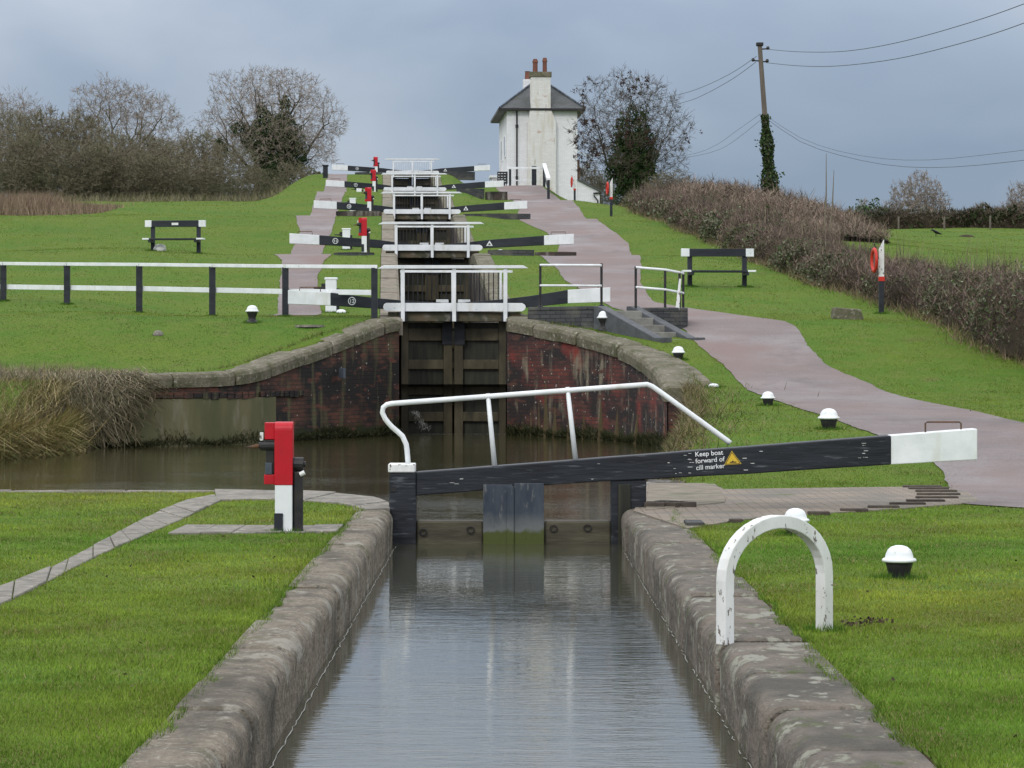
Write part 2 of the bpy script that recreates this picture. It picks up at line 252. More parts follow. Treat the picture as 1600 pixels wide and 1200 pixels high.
# ------------------------------------------------------------------ mesh building helpers
class MB:
    def __init__(s): s.v = []; s.f = []; s.uv = None
    def quad(s, a, b, c, d): i = len(s.v); s.v += [tuple(a),tuple(b),tuple(c),tuple(d)]; s.f.append((i,i+1,i+2,i+3)); return s
    def hexa(s, P):   # 8 points: bottom ring 0-3, top ring 4-7 (ccw from above)
        i = len(s.v); s.v += [tuple(p) for p in P]
        for f in ((3,2,1,0),(4,5,6,7),(0,1,5,4),(1,2,6,5),(2,3,7,6),(3,0,4,7)): s.f.append(tuple(i+k for k in f))
        return s
    def box(s, x0, x1, y0, y1, z0, z1, T=None):
        P = [(x0,y0,z0),(x1,y0,z0),(x1,y1,z0),(x0,y1,z0),(x0,y0,z1),(x1,y0,z1),(x1,y1,z1),(x0,y1,z1)]
        if T is not None: P = [T @ Vector(p) for p in P]
        return s.hexa(P)
    def tube(s, pts, r, n=8, caps=True):
        pts = [Vector(p) for p in pts]; i0 = len(s.v); m = len(pts); rr = r if isinstance(r, (list,tuple)) else [r]*m
        prev = None
        for k, p in enumerate(pts):
            d = (pts[min(k+1,m-1)]-pts[max(k-1,0)]).normalized()
            if prev is None: a = d.orthogonal().normalized()
            else: a = (prev-d*prev.dot(d)).normalized()
            prev = a; b = d.cross(a)
            for j in range(n):
                th = 2*math.pi*j/n; s.v.append(tuple(p+(a*math.cos(th)+b*math.sin(th))*rr[k]))
        for k in range(m-1):
            for j in range(n):
                q = i0+k*n; s.f.append((q+j, q+(j+1)%n, q+n+(j+1)%n, q+n+j))
        if caps: s.f.append(tuple(i0+j for j in range(n-1,-1,-1))); s.f.append(tuple(i0+(m-1)*n+j for j in range(n)))
        return s
    def lathe(s, prof, c=(0,0,0), n=24):
        i0 = len(s.v)
        for r, z in prof:
            for j in range(n): th = 2*math.pi*j/n; s.v.append((c[0]+r*math.cos(th), c[1]+r*math.sin(th), c[2]+z))
        for k in range(len(prof)-1):
            for j in range(n): q = i0+k*n; s.f.append((q+j,q+(j+1)%n,q+n+(j+1)%n,q+n+j))
        s.f.append(tuple(i0+j for j in range(n-1,-1,-1))); s.f.append(tuple(i0+(len(prof)-1)*n+j for j in range(n)))
        return s
    def loft(s, rings, caps=True):   # list of closed rings with equal counts
        i0 = len(s.v); n = len(rings[0])
        for r in rings: s.v += [tuple(p) for p in r]
        for k in range(len(rings)-1):
            for j in range(n): q = i0+k*n; s.f.append((q+j,q+(j+1)%n,q+n+(j+1)%n,q+n+j))
        if caps: s.f.append(tuple(i0+j for j in range(n-1,-1,-1))); s.f.append(tuple(i0+(len(rings)-1)*n+j for j in range(n)))
        return s
    def prism(s, poly, z0, z1): return s.loft([[(x,y,z0) for x,y in poly],[(x,y,z1) for x,y in poly]])
    def build(s, name, m, parent=None, bevel=0, smooth=False, segs=2):
        me = bpy.data.meshes.new(name); me.from_pydata(s.v, [], s.f); me.materials.append(m)
        uvl = me.uv_layers.new(name='UVMap'); V = me.vertices
        for p in me.polygons:
            n = p.normal
            for li in p.loop_indices:
                c = V[me.loops[li].vertex_index].co
                if s.uv: uvl.data[li].uv = s.uv[me.loops[li].vertex_index]
                elif abs(n.z) > .7: uvl.data[li].uv = (c.x, c.y)
                elif abs(n.x) > abs(n.y): uvl.data[li].uv = (c.y, c.z)
                else: uvl.data[li].uv = (c.x, c.z)
        if smooth: me.shade_smooth() if hasattr(me,'shade_smooth') else [setattr(p,'use_smooth',True) for p in me.polygons]
        o = bpy.data.objects.new(name, me); C.objects.link(o)
        if bevel:
            b = o.modifiers.new('bevel','BEVEL'); b.width = bevel; b.segments = segs; b.limit_method = 'ANGLE'; b.angle_limit = R(40)
        if parent: o.parent = parent
        return o
def tag(o, label=None, cat=None, group=None, kind=None):
    if label: o['label'] = label
    if cat: o['category'] = cat
    if group: o['group'] = group
    if kind: o['kind'] = kind
    return o
def thing(name, label, cat, loc=(0,0,0), rz=0, group=None):
    o = bpy.data.objects.new(name, None); C.objects.link(o); o.location = loc; o.rotation_euler = (0,0,rz); o.empty_display_size = .2
    return tag(o, label, cat, group)
CH = {}
def copy_tree(o, loc, rz=0, label=None, scale=None, group=None):
    kids = {}
    for x in bpy.data.objects:
        if x.parent: kids.setdefault(x.parent.name, []).append(x)
    def rec(a, par):
        c = a.copy(); C.objects.link(c)
        if par: c.parent = par
        for ch in kids.get(a.name, []): rec(ch, c)
        return c
    r = rec(o, None); r.location = loc; r.rotation_euler = (0,0,rz)
    if label: r['label'] = label
    if group: r['group'] = group
    if scale: r.scale = scale if isinstance(scale, tuple) else (scale,)*3
    return r
def npmesh(name, verts, k, m, parent=None, col=None):
    """verts (n*k,3): n separate k-gons; col (n,3)"""
    nv = len(verts); nf = nv//k; me = bpy.data.meshes.new(name)
    me.vertices.add(nv); me.vertices.foreach_set('co', np.ascontiguousarray(verts, dtype=np.float32).ravel())
    me.loops.add(nv); me.loops.foreach_set('vertex_index', np.arange(nv, dtype=np.int32))
    me.polygons.add(nf); me.polygons.foreach_set('loop_start', np.arange(0, nv, k, dtype=np.int32)); me.polygons.foreach_set('loop_total', np.full(nf, k, dtype=np.int32))
    me.materials.append(m)
    if col is not None:
        a = me.color_attributes.new('Col', 'FLOAT_COLOR', 'POINT'); cc = np.ones((nv,4), np.float32); cc[:,:3] = np.repeat(col, k, axis=0); a.data.foreach_set('color', cc.ravel())
    me.update(calc_edges=True); me.validate()
    o = bpy.data.objects.new(name, me); C.objects.link(o)
    if parent: o.parent = parent
    return o
def unit(a): return a/np.maximum(np.linalg.norm(a,axis=1,keepdims=True),1e-9)
def blades(P, L, Wd, lean=.5, up=None):
    """thin triangles growing from P"""
    n = len(P); th = rng.uniform(0,2*np.pi,n); side = np.stack([np.cos(th),np.sin(th),np.zeros(n)],1)
    d = np.stack([rng.normal(0,lean,n),rng.normal(0,lean,n),np.ones(n)],1) if up is None else up; d = unit(d)
    L = np.asarray(L).reshape(-1,1)*np.ones((n,1)); Wd = np.asarray(Wd).reshape(-1,1)*np.ones((n,1))
    return np.stack([P-side*Wd/2, P+side*Wd/2, P+d*L],1).reshape(-1,3)
def leaves(P, size):
    n = len(P); a = unit(rng.normal(size=(n,3))); b = unit(np.cross(a, rng.normal(size=(n,3)))); s = np.asarray(size).reshape(-1,1)*np.ones((n,1))
    return np.stack([P-a*s*.6, P+b*s*.35, P+a*s*.6, P-b*s*.35],1).reshape(-1,3)
def varcol(n, cols, w=None, j=.25):
    c = np.array(cols)[rng.choice(len(cols), n, p=w)]; return np.clip(c*rng.uniform(1-j,1+j,(n,1)),0,1)

# ------------------------------------------------------------------ ground sheet
def sym(a): a = np.array(a); return np.concatenate([-a[::-1], a])
us = sym(np.concatenate([[0.001,.7,1.24,1.30,1.415,1.44,1.56,1.59,1.68], np.arange(1.8,10,.25), np.arange(10,26,.8), [27,30,34,40,50,64,85,120,180,300,500]]))
Ds = np.concatenate([np.arange(3,62,.25), np.arange(62,172,.5), np.arange(172,300,4), [320,360,420,500,700,1000,1600,2500]])
DD, UU = np.meshgrid(Ds, us, indexing='ij'); XX = UU+cxf(DD); ZZ = ground(XX, DD)
ib = inpoly(XX, DD, BASIN) | ((distseg(XX, DD, BASIN) < .16) & (DD > 28.0) & ((DD > 48.5)|(DD < 31.3)) & (XX > -9))
sdist = distseg(XX, DD, BASIN)*np.where(inpoly(XX, DD, BASIN),-1,1); nat = (DD > 31.2) & (DD < 48.9) & (sdist < .75) & ((XX > 0) | (XX < -7)) & (DD < 48.4+.5*(XX<0)) & (XX > -20)
ZN = -.8+(ZZ+.8)*ss(sdist,-.35,.6); ZZ = np.where(ib, -.8, ZZ); ZZ = np.where(nat, ZN, ZZ)
ch = (np.abs(UU) < 1.27) & (DD < 30); ZZ = np.where((UU>-1.42)&(UU<1.57)&(DD<27.4), .2, ZZ); ZZ = np.where(ch, -1.2, ZZ); ZZ = np.where((np.abs(UU)<1.45)&(np.abs(UU)>1.27)&(DD>57)&(DD<190), ZZ-.2, ZZ)
ch2 = (np.abs(UU) < 1.27) & (DD >= 56.5) & (DD < 190); ZZ = np.where(ch2, np.interp(DD,[57,81,82,106,107,130,131,155,156,300],[-2,-2,.3,.3,2.6,2.6,4.9,4.9,9.5,9.5]), ZZ)
nD, nU = DD.shape
idx = np.arange(nD*nU).reshape(nD,nU); q = np.stack([idx[:-1,:-1],idx[:-1,1:],idx[1:,1:],idx[1:,:-1]],-1).reshape(-1,4)
me = bpy.data.meshes.new('ground'); me.vertices.add(nD*nU); me.vertices.foreach_set('co', np.stack([XX,DD,ZZ],-1).astype(np.float32).ravel())
me.loops.add(q.size); me.loops.foreach_set('vertex_index', q.astype(np.int32).ravel()); me.polygons.add(len(q))
me.polygons.foreach_set('loop_start', np.arange(0,q.size,4,dtype=np.int32)); me.polygons.foreach_set('loop_total', np.full(len(q),4,dtype=np.int32))
me.materials.append(M['ground']); me.update(calc_edges=True); me.shade_smooth()
o = bpy.data.objects.new('ground', me); C.objects.link(o); tag(o, kind='structure')
# water
b = MB(); b.quad((-1.3,3,0),(1.32,3,0),(1.32,27.45,0),(-1.3,27.45,0)); tag(b.build('lock_water', M['water']), kind='structure')
b = MB(); b.quad((-60,27.5,.17),(3.2,27.5,.17),(3.2,57.3,.17),(-60,57.3,.17)); tag(b.build('basin_water', M['water2']), kind='structure')
b = MB()
for k,(d0,d1,zz) in enumerate(((58,82,1.2),(82.6,106.4,3.4),(107,131,5.6),(131.6,155.4,7.9),(156.2,188,11.2))):
    b.quad((cxf(d0)-1.2,d0,zz),(cxf(d0)+1.2,d0,zz),(cxf(d1)+1.2,d1,zz),(cxf(d1)-1.2,d1,zz))
tag(b.build('chamber_water', M['water2']), kind='structure')
# foam scum line at the water's edge
b = MB()
for sx, x in ((-1,-1.085),(1,1.125)):
    y = 8.; last = None
    while y < 26.9:
        w = random.uniform(.002,.007); off = random.uniform(-.008,.008); p = (x-sx*(.012+off), y, w)
        if last and random.random() < (.97 if sx<0 else .6): b.quad((last[0],last[1],.004),(last[0]-sx*last[2],last[1],.004),(p[0]-sx*w,y,.004),(p[0],y,.004))
        last = p; y += random.uniform(.05,.14)
tag(b.build('foam_line', M['foam']), kind='stuff')

# ------------------------------------------------------------------ paths
PR = np.array([(27.2,5.15,12),(28.0,4.6,10.6),(29,4.75,10),(30,4.9,9.4),(31.3,5.0,8.8),(33,5.2,8.2),(34.5,5.15,7.8),(36,4.85,7.45),(37.4,4.73,7.2),(39.4,4.63,7.1),(41.3,4.5,6.98),(43.1,4.41,6.8),(45.5,4.25,6.52),(47.2,4.12,6.42),(48.7,4.07,6.34),(51,3.99,5.9),(53.3,3.72,5.78),(54.6,3.61,5.85),(55.5,3.6,5.86),(57,3.5,5.7),(58,3.3,5.35),(59.3,2.9,4.91),(61.8,2.4,3.99),(63.5,2.2,3.35),
   (69.8,1.5,3.36),(74,1.35,3.6),(79.3,.95,3.82),(86,1.5,3.95),(93,1.77,4.1),(98,1.4,3.8),(102.9,.5,3.41),(112,.35,3.35),(122.9,.6,3.23),(128.5,.25,3.0),(142.7,.05,2.76),(153,-.75,1.9),(170,-1.8,.8),(230,-4,-1.5)])
PLt = np.array([(60.5,-5.4,-4.3),(63,-5.2,-4.2),(72,-5.85,-4.9),(77,-6.2,-5.05),(79.5,-6.65,-5.0),(82,-6.7,-5.7),(90,-6.95,-5.95),(97,-7.2,-6.1),(104,-7.9,-6.35),(108,-7.8,-6.7),(120,-8.35,-7.2),(128.5,-8.75,-7.45),(150,-9.65,-8.6),(172,-10.6,-9.6),(230,-13,-12)])
def strip(T, name, off=.012):
    d0, d1 = T[0,0], T[-1,0]; Dn = np.concatenate([np.arange(d0,min(d1,172),.25),[min(d1,172)]]+([np.arange(176,230,4)] if d1>172 else []))
    rows = []
    for i, D in enumerate(Dn):
        a = np.interp(D,T[:,0],T[:,1])+.015*math.sin(D*1.3)+random.uniform(-.015,.015); c = np.interp(D,T[:,0],T[:,2])+.015*math.sin(D*1.7)+random.uniform(-.015,.015)
        xs = np.linspace(a,c,14); rows.append([(x,D,float(z)+off) for x,z in zip(xs, ground(xs, np.full(14,D)))])
    b = MB(); n = 14
    for r in rows: b.v += r
    for i in range(len(rows)-1):
        for j in range(n-1): q = i*n+j; b.f.append((q,q+1,q+n+1,q+n))
    o = b.build(name, M['path'], smooth=True); tag(o, kind='structure'); return o
strip(PR, 'towpath'); strip(PLt, 'footpath')
def onpath(x, D, T, m=.0): return (D>T[0,0])&(D<T[-1,0])&(x>np.interp(D,T[:,0],T[:,1])+m)&(x<np.interp(D,T[:,0],T[:,2])-m)

def worldpoly(pp): return [ray(*p) for p in pp]
flat = []   # areas with no grass
# block-paved beam arc at the near gate
pv = worldpoly([(1075,828),(1150,815),(1225,808),(1300,803),(1400,797),(1500,789),(1530,784),(1512,770),(1480,762),(1410,761),(1300,763),(1131,766),(1118,752),(1012,753),(1004,775),(990,800)])
flat.append(pv); q = thing('brick_quadrant','pale block paving arc beside near gate with raised dark foot ribs','paving',(0,0,0))
MB().prism([(x,y) for x,y in pv], .25, .362).build('block_paving', M['paving'], q)
MB().prism([ray(*p) for p in [(1008,800),(1060,795),(1132,788),(1135,782),(1118,753),(1014,753)]], .26, .372).build('concrete_slab', M['concrete'], q, bevel=.01)
for (a0,a1,y) in ((1411,1471,762.5),(1420,1482,766),(1431,1495,770.3),(1433,1500,775.2),(1431,1497,780.3),(1416,1476,785.6),(1390,1446,790.3),(1356,1405,795.4),(1313,1356,800.3),(1262,1296,805),(1139,1161,817)):
    x0,y0 = ray(a0,y); x1,y1 = ray(a1,y)
    MB().box(x0,x1,y0-.05,y0+.05,.30,.385).build('foot_rib', M['rib'], q, bevel=.01)
x0,y0 = ray(1072,823); MB().box(x0,x0+.16,y0-.08,y0+.35,.25,.39).build('corner_block', M['brick_blue'], q, bevel=.01)
# stone edging running off to the left
def slabs(name, label, cat, A, B, nstone, m, zt=.357, gap=.007, parent=None, group=None):
    """stones between two polylines A and B"""
    def samp(P, t):
        d = [0]; 
        for i in range(1,len(P)): d.append(d[-1]+math.dist(P[i],P[i-1]))
        s = t*d[-1]; x = np.interp(s,d,[p[0] for p in P]); y = np.interp(s,d,[p[1] for p in P]); return float(x),float(y)
    ts = np.cumsum([0]+[random.uniform(.7,1.3) for _ in range(nstone)]); ts = ts/ts[-1]; b = MB()
    for i in range(nstone):
        t0 = ts[i]+gap/6; t1 = ts[i+1]-gap/6; h = random.uniform(-.006,.006)
        P = [samp(A,t0),samp(A,t1),samp(B,t1),samp(B,t0)]; hz = [random.uniform(-.004,.004) for _ in P]
        ring = [(x,y,.2) for x,y in P]; top = [(x,y,zt+h+z) for (x,y),z in zip(P,hz)]
        ar = sum(P[k][0]*P[(k+1)%4][1]-P[(k+1)%4][0]*P[k][1] for k in range(4))
        if ar < 0: ring = ring[::-1]; top = top[::-1]
        b.loft([ring, top])
    o = b.build(name, m, parent, bevel=.008)
    if not parent: tag(o, label, cat, group)
    return o
upE = worldpoly([(-120,962),(0,919),(70,893),(170,842),(240,803),(300,781),(335,774)]); loE = worldpoly([(-120,1000),(0,946),(40,930),(130,880),(225,838),(290,810),(345,783)])
slabs('stone_edging','long narrow strip of pale stone slabs crossing the left lawn','edging',loE,upE,13,M['flag']); flat.append(loE+upE[::-1])
r1 = worldpoly([(262,836),(350,835),(440,834),(525,834)]); r2 = worldpoly([(290,823),(350,823),(440,823),(537,823)])
slabs('flagstone_row','short row of broken flagstones behind the base of the nearest red paddle post','paving',r1,r2,6,M['flag']); flat.append(r1+r2[::-1])
# bank slabs at the head of the left lock wall
bs0 = worldpoly([(338,783),(430,782),(520,787),(566,796),(572,800)]); bsE = [(-3.25,30.9),(-2.6,30.75),(-2.0,30.45),(-1.4,29.3),(-1.15,28.0),(-1.14,27.15)]
slabs('bank_paving','worn sandstone slabs edging the basin behind the nearest red paddle post','paving',bs0,bsE,6,M['flag'],.365); flat.append(bs0+bsE[::-1])
slabs('basin_edge_stones','pale stone edge of the left lawn along the brown basin','edging',[(-16,30.75),(-3.2,30.72)],[(-16,31.0),(-3.2,30.95)],16,M['flag'],.352)

# ------------------------------------------------------------------ near lock side walls
def lockwall(side, name, label, xin, xout, ys, notch=None, m=None):
    t = thing(name, label, 'lock wall')
    y, yend = ys; b = MB()
    while y < yend:
        L = random.uniform(.85,1.5)
        if notch and y < notch[0] < y+L+.3: L = notch[0]-y
        y1 = min(y+L, yend); 
        if notch and abs(y-notch[0]) < .01: y = notch[1]; L = random.uniform(.9,1.3); y1 = y+L
        dx = random.uniform(-.012,.012); gj = random.uniform(.012,.026); dz = random.uniform(-.010,.010); rr = .095+random.uniform(-.02,.03); ny = 7
        rings = []
        for k in range(ny+1):
            yy = y+gj/2+(y1-y-gj)*(0 if k==0 else 1 if k==ny else .015+.97*(k-1)/(ny-2)); e = random.uniform(.008,.016) if k in (0,ny) else 0; wob = random.uniform(-.004,.004); wz = random.uniform(-.0025,.0025)
            P = [(xout+side*random.uniform(-.02,.03),-.0),(xout,.352+dz-e),(xin+dx+wob+side*(rr+.05),.352+dz+wz-e),(xin+dx+wob+side*(rr+.012),.352+dz+wz-e)]
            for a in range(0,7):
                th = R(90*a/6); P.append((xin+dx+wob+side*(rr-rr*math.sin(th)+e), .352+dz+wz-rr+rr*math.cos(th)-e))
            P += [(xin+dx+side*e,.352+dz-rr-.012),(xin+dx+side*(e+random.uniform(0,.01)), .05),(xin+dx+side*e,-1.1),(xout,-1.1)]
            ring = [(px,yy,pz) for px,pz in P]
            rings.append(ring if side > 0 else ring[::-1])
        b.loft(rings); y = y1
    o = b.build('coping', m or M['stone'], t, smooth=False)
    for p in o.data.polygons: p.use_smooth = True
    em = o.modifiers.new('e','EDGE_SPLIT'); em.split_angle = R(38)
    back = MB().box(xin+side*.10, xout-side*.04 if False else xin+side*.32, ys[0], yend, -1.2, .18) if side>0 else MB().box(xin-.32, xin-.10, ys[0], yend, -1.2, .18)
    back.build('backing', M['concrete'], t)
    return t
lockwall(-1,'left_lock_wall','long left stone wall of the near lock chamber with rounded worn coping', -1.10,-1.43,(5,27.1)); bpy.data.objects['left_lock_wall'].name = 'lock_wall'
lockwall(1,'lock_wall','lichened right stone wall of the near lock chamber, notched beside the white arch', 1.13,1.60,(5,27.2),notch=(14.72,15.0),m=M['stone_r'])
b = MB(); b.box(1.27,1.6,14.7,15.02,-1.1,.30); b.build('notch_back', M['soil'], bpy.data.objects['lock_wall.001'] if 'lock_wall.001' in bpy.data.objects else bpy.data.objects['lock_wall'])
# gate recess walls beyond the near gate
t = thing('gate_recess_wall','short stone wall behind the left end of the near gate','lock wall')
MB().loft([[(x,y,z) for x,y in ((-1.14,27.15),(-1.15,28.2),(-1.35,29.4),(-2.0,30.5),(-3.2,30.85),(-16,30.95),(-16,30.6),(-3.2,30.5),(-2.3,30.1),(-1.6,28.9),(-1.5,27.15))] for z in (-.8,.345)]).build('stone_wall', M['stone'], t)
t = thing('gate_recess_wall','crumbling brick wall below the concrete slab behind the right gate post','lock wall')
MB().loft([[(x,y,z) for x,y in ((1.24,27.3),(1.7,27.3),(1.95,31),(2.15,33.3),(1.72,33.5),(1.5,31),(1.36,28.4))] for z in (-.8,.35)]).build('brick_wall', M['brick_ch'], t)
for k in range(9):
    x0 = 1.42+random.uniform(0,.4); y0 = 27.3+random.uniform(-.05,.3); MB().box(-.1,.1,-.05,.05,0,.06,Matrix.Translation((x0,y0,.352+.0*k))@Matrix.Rotation(random.uniform(-.6,.6),4,'Z')).build('loose_brick', M['rib'], t, bevel=.01)

# ------------------------------------------------------------------ wing walls
def polyrs(P, step=.3):
    out = []
    P = [Vector(p) for p in P]
    for i in range(len(P)-1):
        a = P[max(i-1,0)]; b_ = P[i]; c = P[i+1]; d = P[min(i+2,len(P)-1)]; n = max(1,int((c-b_).length/step))
        for k in range(n):
            t = k/n; out.append(.5*((2*b_)+(c-a)*t+(2*a-5*b_+4*c-d)*t*t+(3*b_-a-3*c+d)*t**3))
    out.append(P[-1]); return out
def wing(name, label, P, side, bm, cm, stone_h=.27, stone_w=.48, wfn=None, L=1.0, z0=-.7, Lvar=.3):
    """P: inner face top line (x,y,z). side=+1 when the outside is to the right when walking along P"""
    t = thing(name, label, 'canal wall'); pts = polyrs(P,.1)
    nor = []
    for i in range(len(pts)):
        d = pts[min(i+1,len(pts)-1)]-pts[max(i-1,0)]; d.z = 0; d.normalize(); nor.append(Vector((d.y,-d.x,0))*side)
    s = [0]
    for i in range(1,len(pts)): s.append(s[-1]+(pts[i].xy-pts[i-1].xy).length)
    b = MB(); b.uv = []
    for i,p in enumerate(pts): 
        for zz in (z0, p.z-stone_h+.02): b.v.append((p.x,p.y,zz)); b.uv.append((s[i],zz))
    for i in range(len(pts)-1):
        f = (2*i,2*i+2,2*i+3,2*i+1); b.f.append(f if side < 0 else f[::-1])
    b.build('brickwork', bm, t)
    b = MB(); i = 0
    while i < len(pts)-2:
        Ls = L*random.uniform(1-Lvar,1+Lvar); j = i+1
        while j < len(pts)-1 and s[j]-s[i] < Ls: j += 1
        if len(pts)-1-j < 3: j = len(pts)-1
        rings = []; ks = list(range(i,j+1)); dz = random.uniform(-.015,.015); dn = random.uniform(-.012,.02)
        for k in ks:
            p = pts[k].copy(); n = nor[k]; e = 0
            dvec = (pts[min(k+1,len(pts)-1)]-pts[max(k-1,0)]).normalized()
            if k == ks[0]: p = p+dvec*.016; e = .03
            if k == ks[-1]: p = p-dvec*.016; e = .03
            zt = p.z+dz; w = random.uniform(-.012,.012); stone_w = wfn(p) if wfn else stone_w
            prof = [(-.05+e+dn,-stone_h),(-.06+e+dn+w,-.10),(-.03+dn+e,-.035-e),(.04,-.0-e),(stone_w,.0-e),(stone_w,-stone_h)]
            ring = [tuple(Vector((p.x,p.y,zt+h))+n*a) for a,h in prof]; rings.append(ring if side > 0 else ring[::-1])
        b.loft(rings); i = j
    o = b.build('coping', cm, t); return t
WL = [(-10.5,49.15,1.47),(-9,49.3,1.47),(-6.4,50,1.49),(-4.9,51.5,1.54),(-4.0,53.5,1.86),(-3.1,55.4,2.24),(-2.45,56.6,2.52),(-2.2,57.0,2.56)]
WR = [(.02,57.0,2.56),(.55,56.3,2.46),(1.5,54.7,2.24),(2.3,52.6,1.96),(2.66,50.4,1.62),(2.78,48,1.27)]
tl = wing('wing_wall','stone-capped curving brick wing wall left of the tall staircase gates', WL, -1, M['brick_l'], M['stone_grey'], L=1.15)
tr = wing('wing_wall','red-stained curving brick wing wall right of the tall staircase gates', WR, -1, M['brick_r'], M['stone_grey'], L=.95, wfn=lambda p: float(np.interp(p.y,[48,50,53],[.85,.75,.48])))
# return end of the right wing
b = MB(); b.box(2.80,3.55,48.03,48.6,-.6,1.0); b.build('end_brickwork', M['brick_r'], tr, bevel=.01)
# rendered face on left wing
pts = [p for p in polyrs(WL,.2) if p.x < -4.35]; b = MB(); b.uv = []
for p in pts:
    for zz in (-.7,1.03): b.v.append((p.x+.02,p.y-.05,zz)); b.uv.append((p.x,zz))
for i in range(len(pts)-1): b.f.append((2*i,2*i+2,2*i+3,2*i+1))
b.build('rendered_face', M['render_wall'], tl)
b = MB(); 
pts2 = [p for p in polyrs(WL,.2) if p.x < -3.9]
for k in range(len(pts2)-1):
    if random.random() < .85:
        p = pts2[k]; q2 = pts2[k+1]; h = random.uniform(.08,.13); b.hexa([(p.x+.02,p.y-.075,1.13-h),(q2.x+.01,q2.y-.075,1.13-h),(q2.x,q2.y+.1,1.13-h),(p.x,p.y+.1,1.13-h),(p.x+.02,p.y-.075,1.14),(q2.x+.01,q2.y-.075,1.14),(q2.x,q2.y+.1,1.14),(p.x,p.y+.1,1.14)])
b.build('projecting_course', M['brick_l'], tl)
o = MB().box(-.1,.1,-.03,.02,-.1,.1,Matrix.Translation(at(535,583,54.75))@Matrix.Rotation(R(-60),4,'Z')).build('wall_plaque', M['blue_grey'], tl, bevel=.005)
# moss fringe at the waterline of both wings (stuff on walls)
mp_ = []
for PP in (WL, WR):
    for p in polyrs(PP,.03):
        if p.x > -7.3:
            for k in range(14): mp_.append((p.x+random.uniform(-.03,.03), p.y-.05-random.uniform(0,.05), .17+abs(random.gauss(0,.07))*(1+math.sin(p.x*5)*.6)))
mp_ = np.array(mp_); v = blades(mp_, rng.uniform(.05,.16,len(mp_)), .02, .8)
tag(npmesh('moss_fringe', v, 3, M['leafattr'], None, varcol(len(mp_), [(.022,.03,.01),(.035,.04,.015),(.05,.045,.02)])), kind='stuff')

# ------------------------------------------------------------------ staircase chamber walls
def chamber(side, label):
    t = thing('chamber_wall', label, 'lock wall'); ub, uc = 1.12, 1.55
    Dn = np.arange(57.05,190,.5); b = MB(); b.uv = []; b2 = MB()
    for D in Dn:
        cx = float(cxf(D)); z = float(sm(D,ZF))+.03
        zb = max(-.7, z-6)
        for zz in (zb, z-.1): b.v.append((cx+side*ub,D,zz)); b.uv.append((D,zz))
    for i in range(len(Dn)-1):
        f = (2*i,2*i+1,2*i+3,2*i+2); b.f.append(f if side < 0 else f[::-1])
    b.build('chamber_brickwork', M['brick_ch'], t)
    y = 57.02
    while y < 189:
        y1 = min(y+random.uniform(.9,1.5),189.5); rings = []; dz = random.uniform(-.015,.015)
        for k in range(3):
            D = y+.012+(y1-y-.024)*k/2; cx = float(cxf(D)); z = float(sm(D,ZF))+.03+dz; P = [(ub-.03,-.3),(ub-.03,-.04),(ub+.03,0),(uc,0),(uc,-.3)]
            r_ = [(cx+side*a,D,z+h) for a,h in P]; rings.append(r_ if side > 0 else r_[::-1])
        b2.loft(rings); y = y1
    b2.build('coping', M['concrete'] if side < 0 else M['stone_grey'], t)
chamber(-1,'left side wall with pale coping climbing beside the staircase of locks')
chamber(1,'right side wall with grey coping climbing beside the staircase of locks')

# ------------------------------------------------------------------ text helper
def text_mesh(body, size, name, m, parent, Mx, align='LEFT', space=1.0, ext=.001, line=.9, bold=0.0):
    cu = bpy.data.curves.new(name,'FONT'); cu.body = body; cu.size = size; cu.align_x = align; cu.extrude = ext; cu.space_line = line; cu.offset = bold; cu.space_character = space
    tmp = bpy.data.objects.new('tmp', cu); C.objects.link(tmp); dg = bpy.context.evaluated_depsgraph_get(); me = bpy.data.meshes.new_from_object(tmp.evaluated_get(dg))
    bpy.data.objects.remove(tmp); me.name = name; me.materials.clear(); me.materials.append(m)
    o = bpy.data.objects.new(name, me); C.objects.link(o); o.parent = parent; o.matrix_local = Mx; return o
RX90 = Matrix.Rotation(R(90),4,'X')

# ------------------------------------------------------------------ near gate
G0 = 27.3; s0 = F/G0
t = thing('lock_gate','closed nearest gate with white handrail and long sloping black beam with warning lettering','lock gate',(0,G0,0))
X = lambda px: (px-PX0)/s0
Z = lambda py: EYE-(py-PY0)/s0
MB().box(X(608),X(650),-.02,.30,-1,Z(737)).build('mitre_post', M['black_worn'], t, bevel=.012)
MB().box(X(606.5),X(648.5),-.035,.31,Z(738),Z(725)).build('post_cap', M['white_worn'], t, bevel=.01)
MB().box(X(610)-.0,X(629)-.06,-.03,-.015,Z(768),Z(760)).build('bolt_plate', M['iron'], t)
MB().box(X(955),X(1010),.02,.30,-1,Z(750)).build('heel_post', M['black_worn'], t, bevel=.012)
MB().box(X(966),X(985),-.01,.03,-.2,Z(757)).build('heel_strap', M['dark_timber'], t, bevel=.004)
def sl(px): return Z(738)+(Z(670)-Z(738))*(px-650)/(1527-650)
def slb(px): return np.interp(px,[650,899,1142,1392,1527],[Z(775),Z(754.5),Z(742),Z(726),Z(718.5)])
def beamseg(a, c, y0, y1, m, nm, n=10, **k):
    rings = []
    for i in range(n+1):
        px = a+(c-a)*i/n; x = X(px); w = random.uniform(-.003,.003)
        rings.append([(x,y0,slb(px)+w),(x,y1,slb(px)+w),(x,y1,sl(px)+w*.5),(x,y0,sl(px)+w*.5)])
    return MB().loft([r[::-1] for r in rings]).build(nm, m, t, **k)
bm = beamseg(650,1392,0,.27,M['black_worn'],'balance_beam',bevel=.012)
beamseg(1392.5,1527,-.004,.275,M['white'],'beam_end',n=3,bevel=.008)
MB().box(X(755),X(801),-.03,.0,-.9,Z(757)).build('paddle_board', M['paddle'], t, bevel=.006)
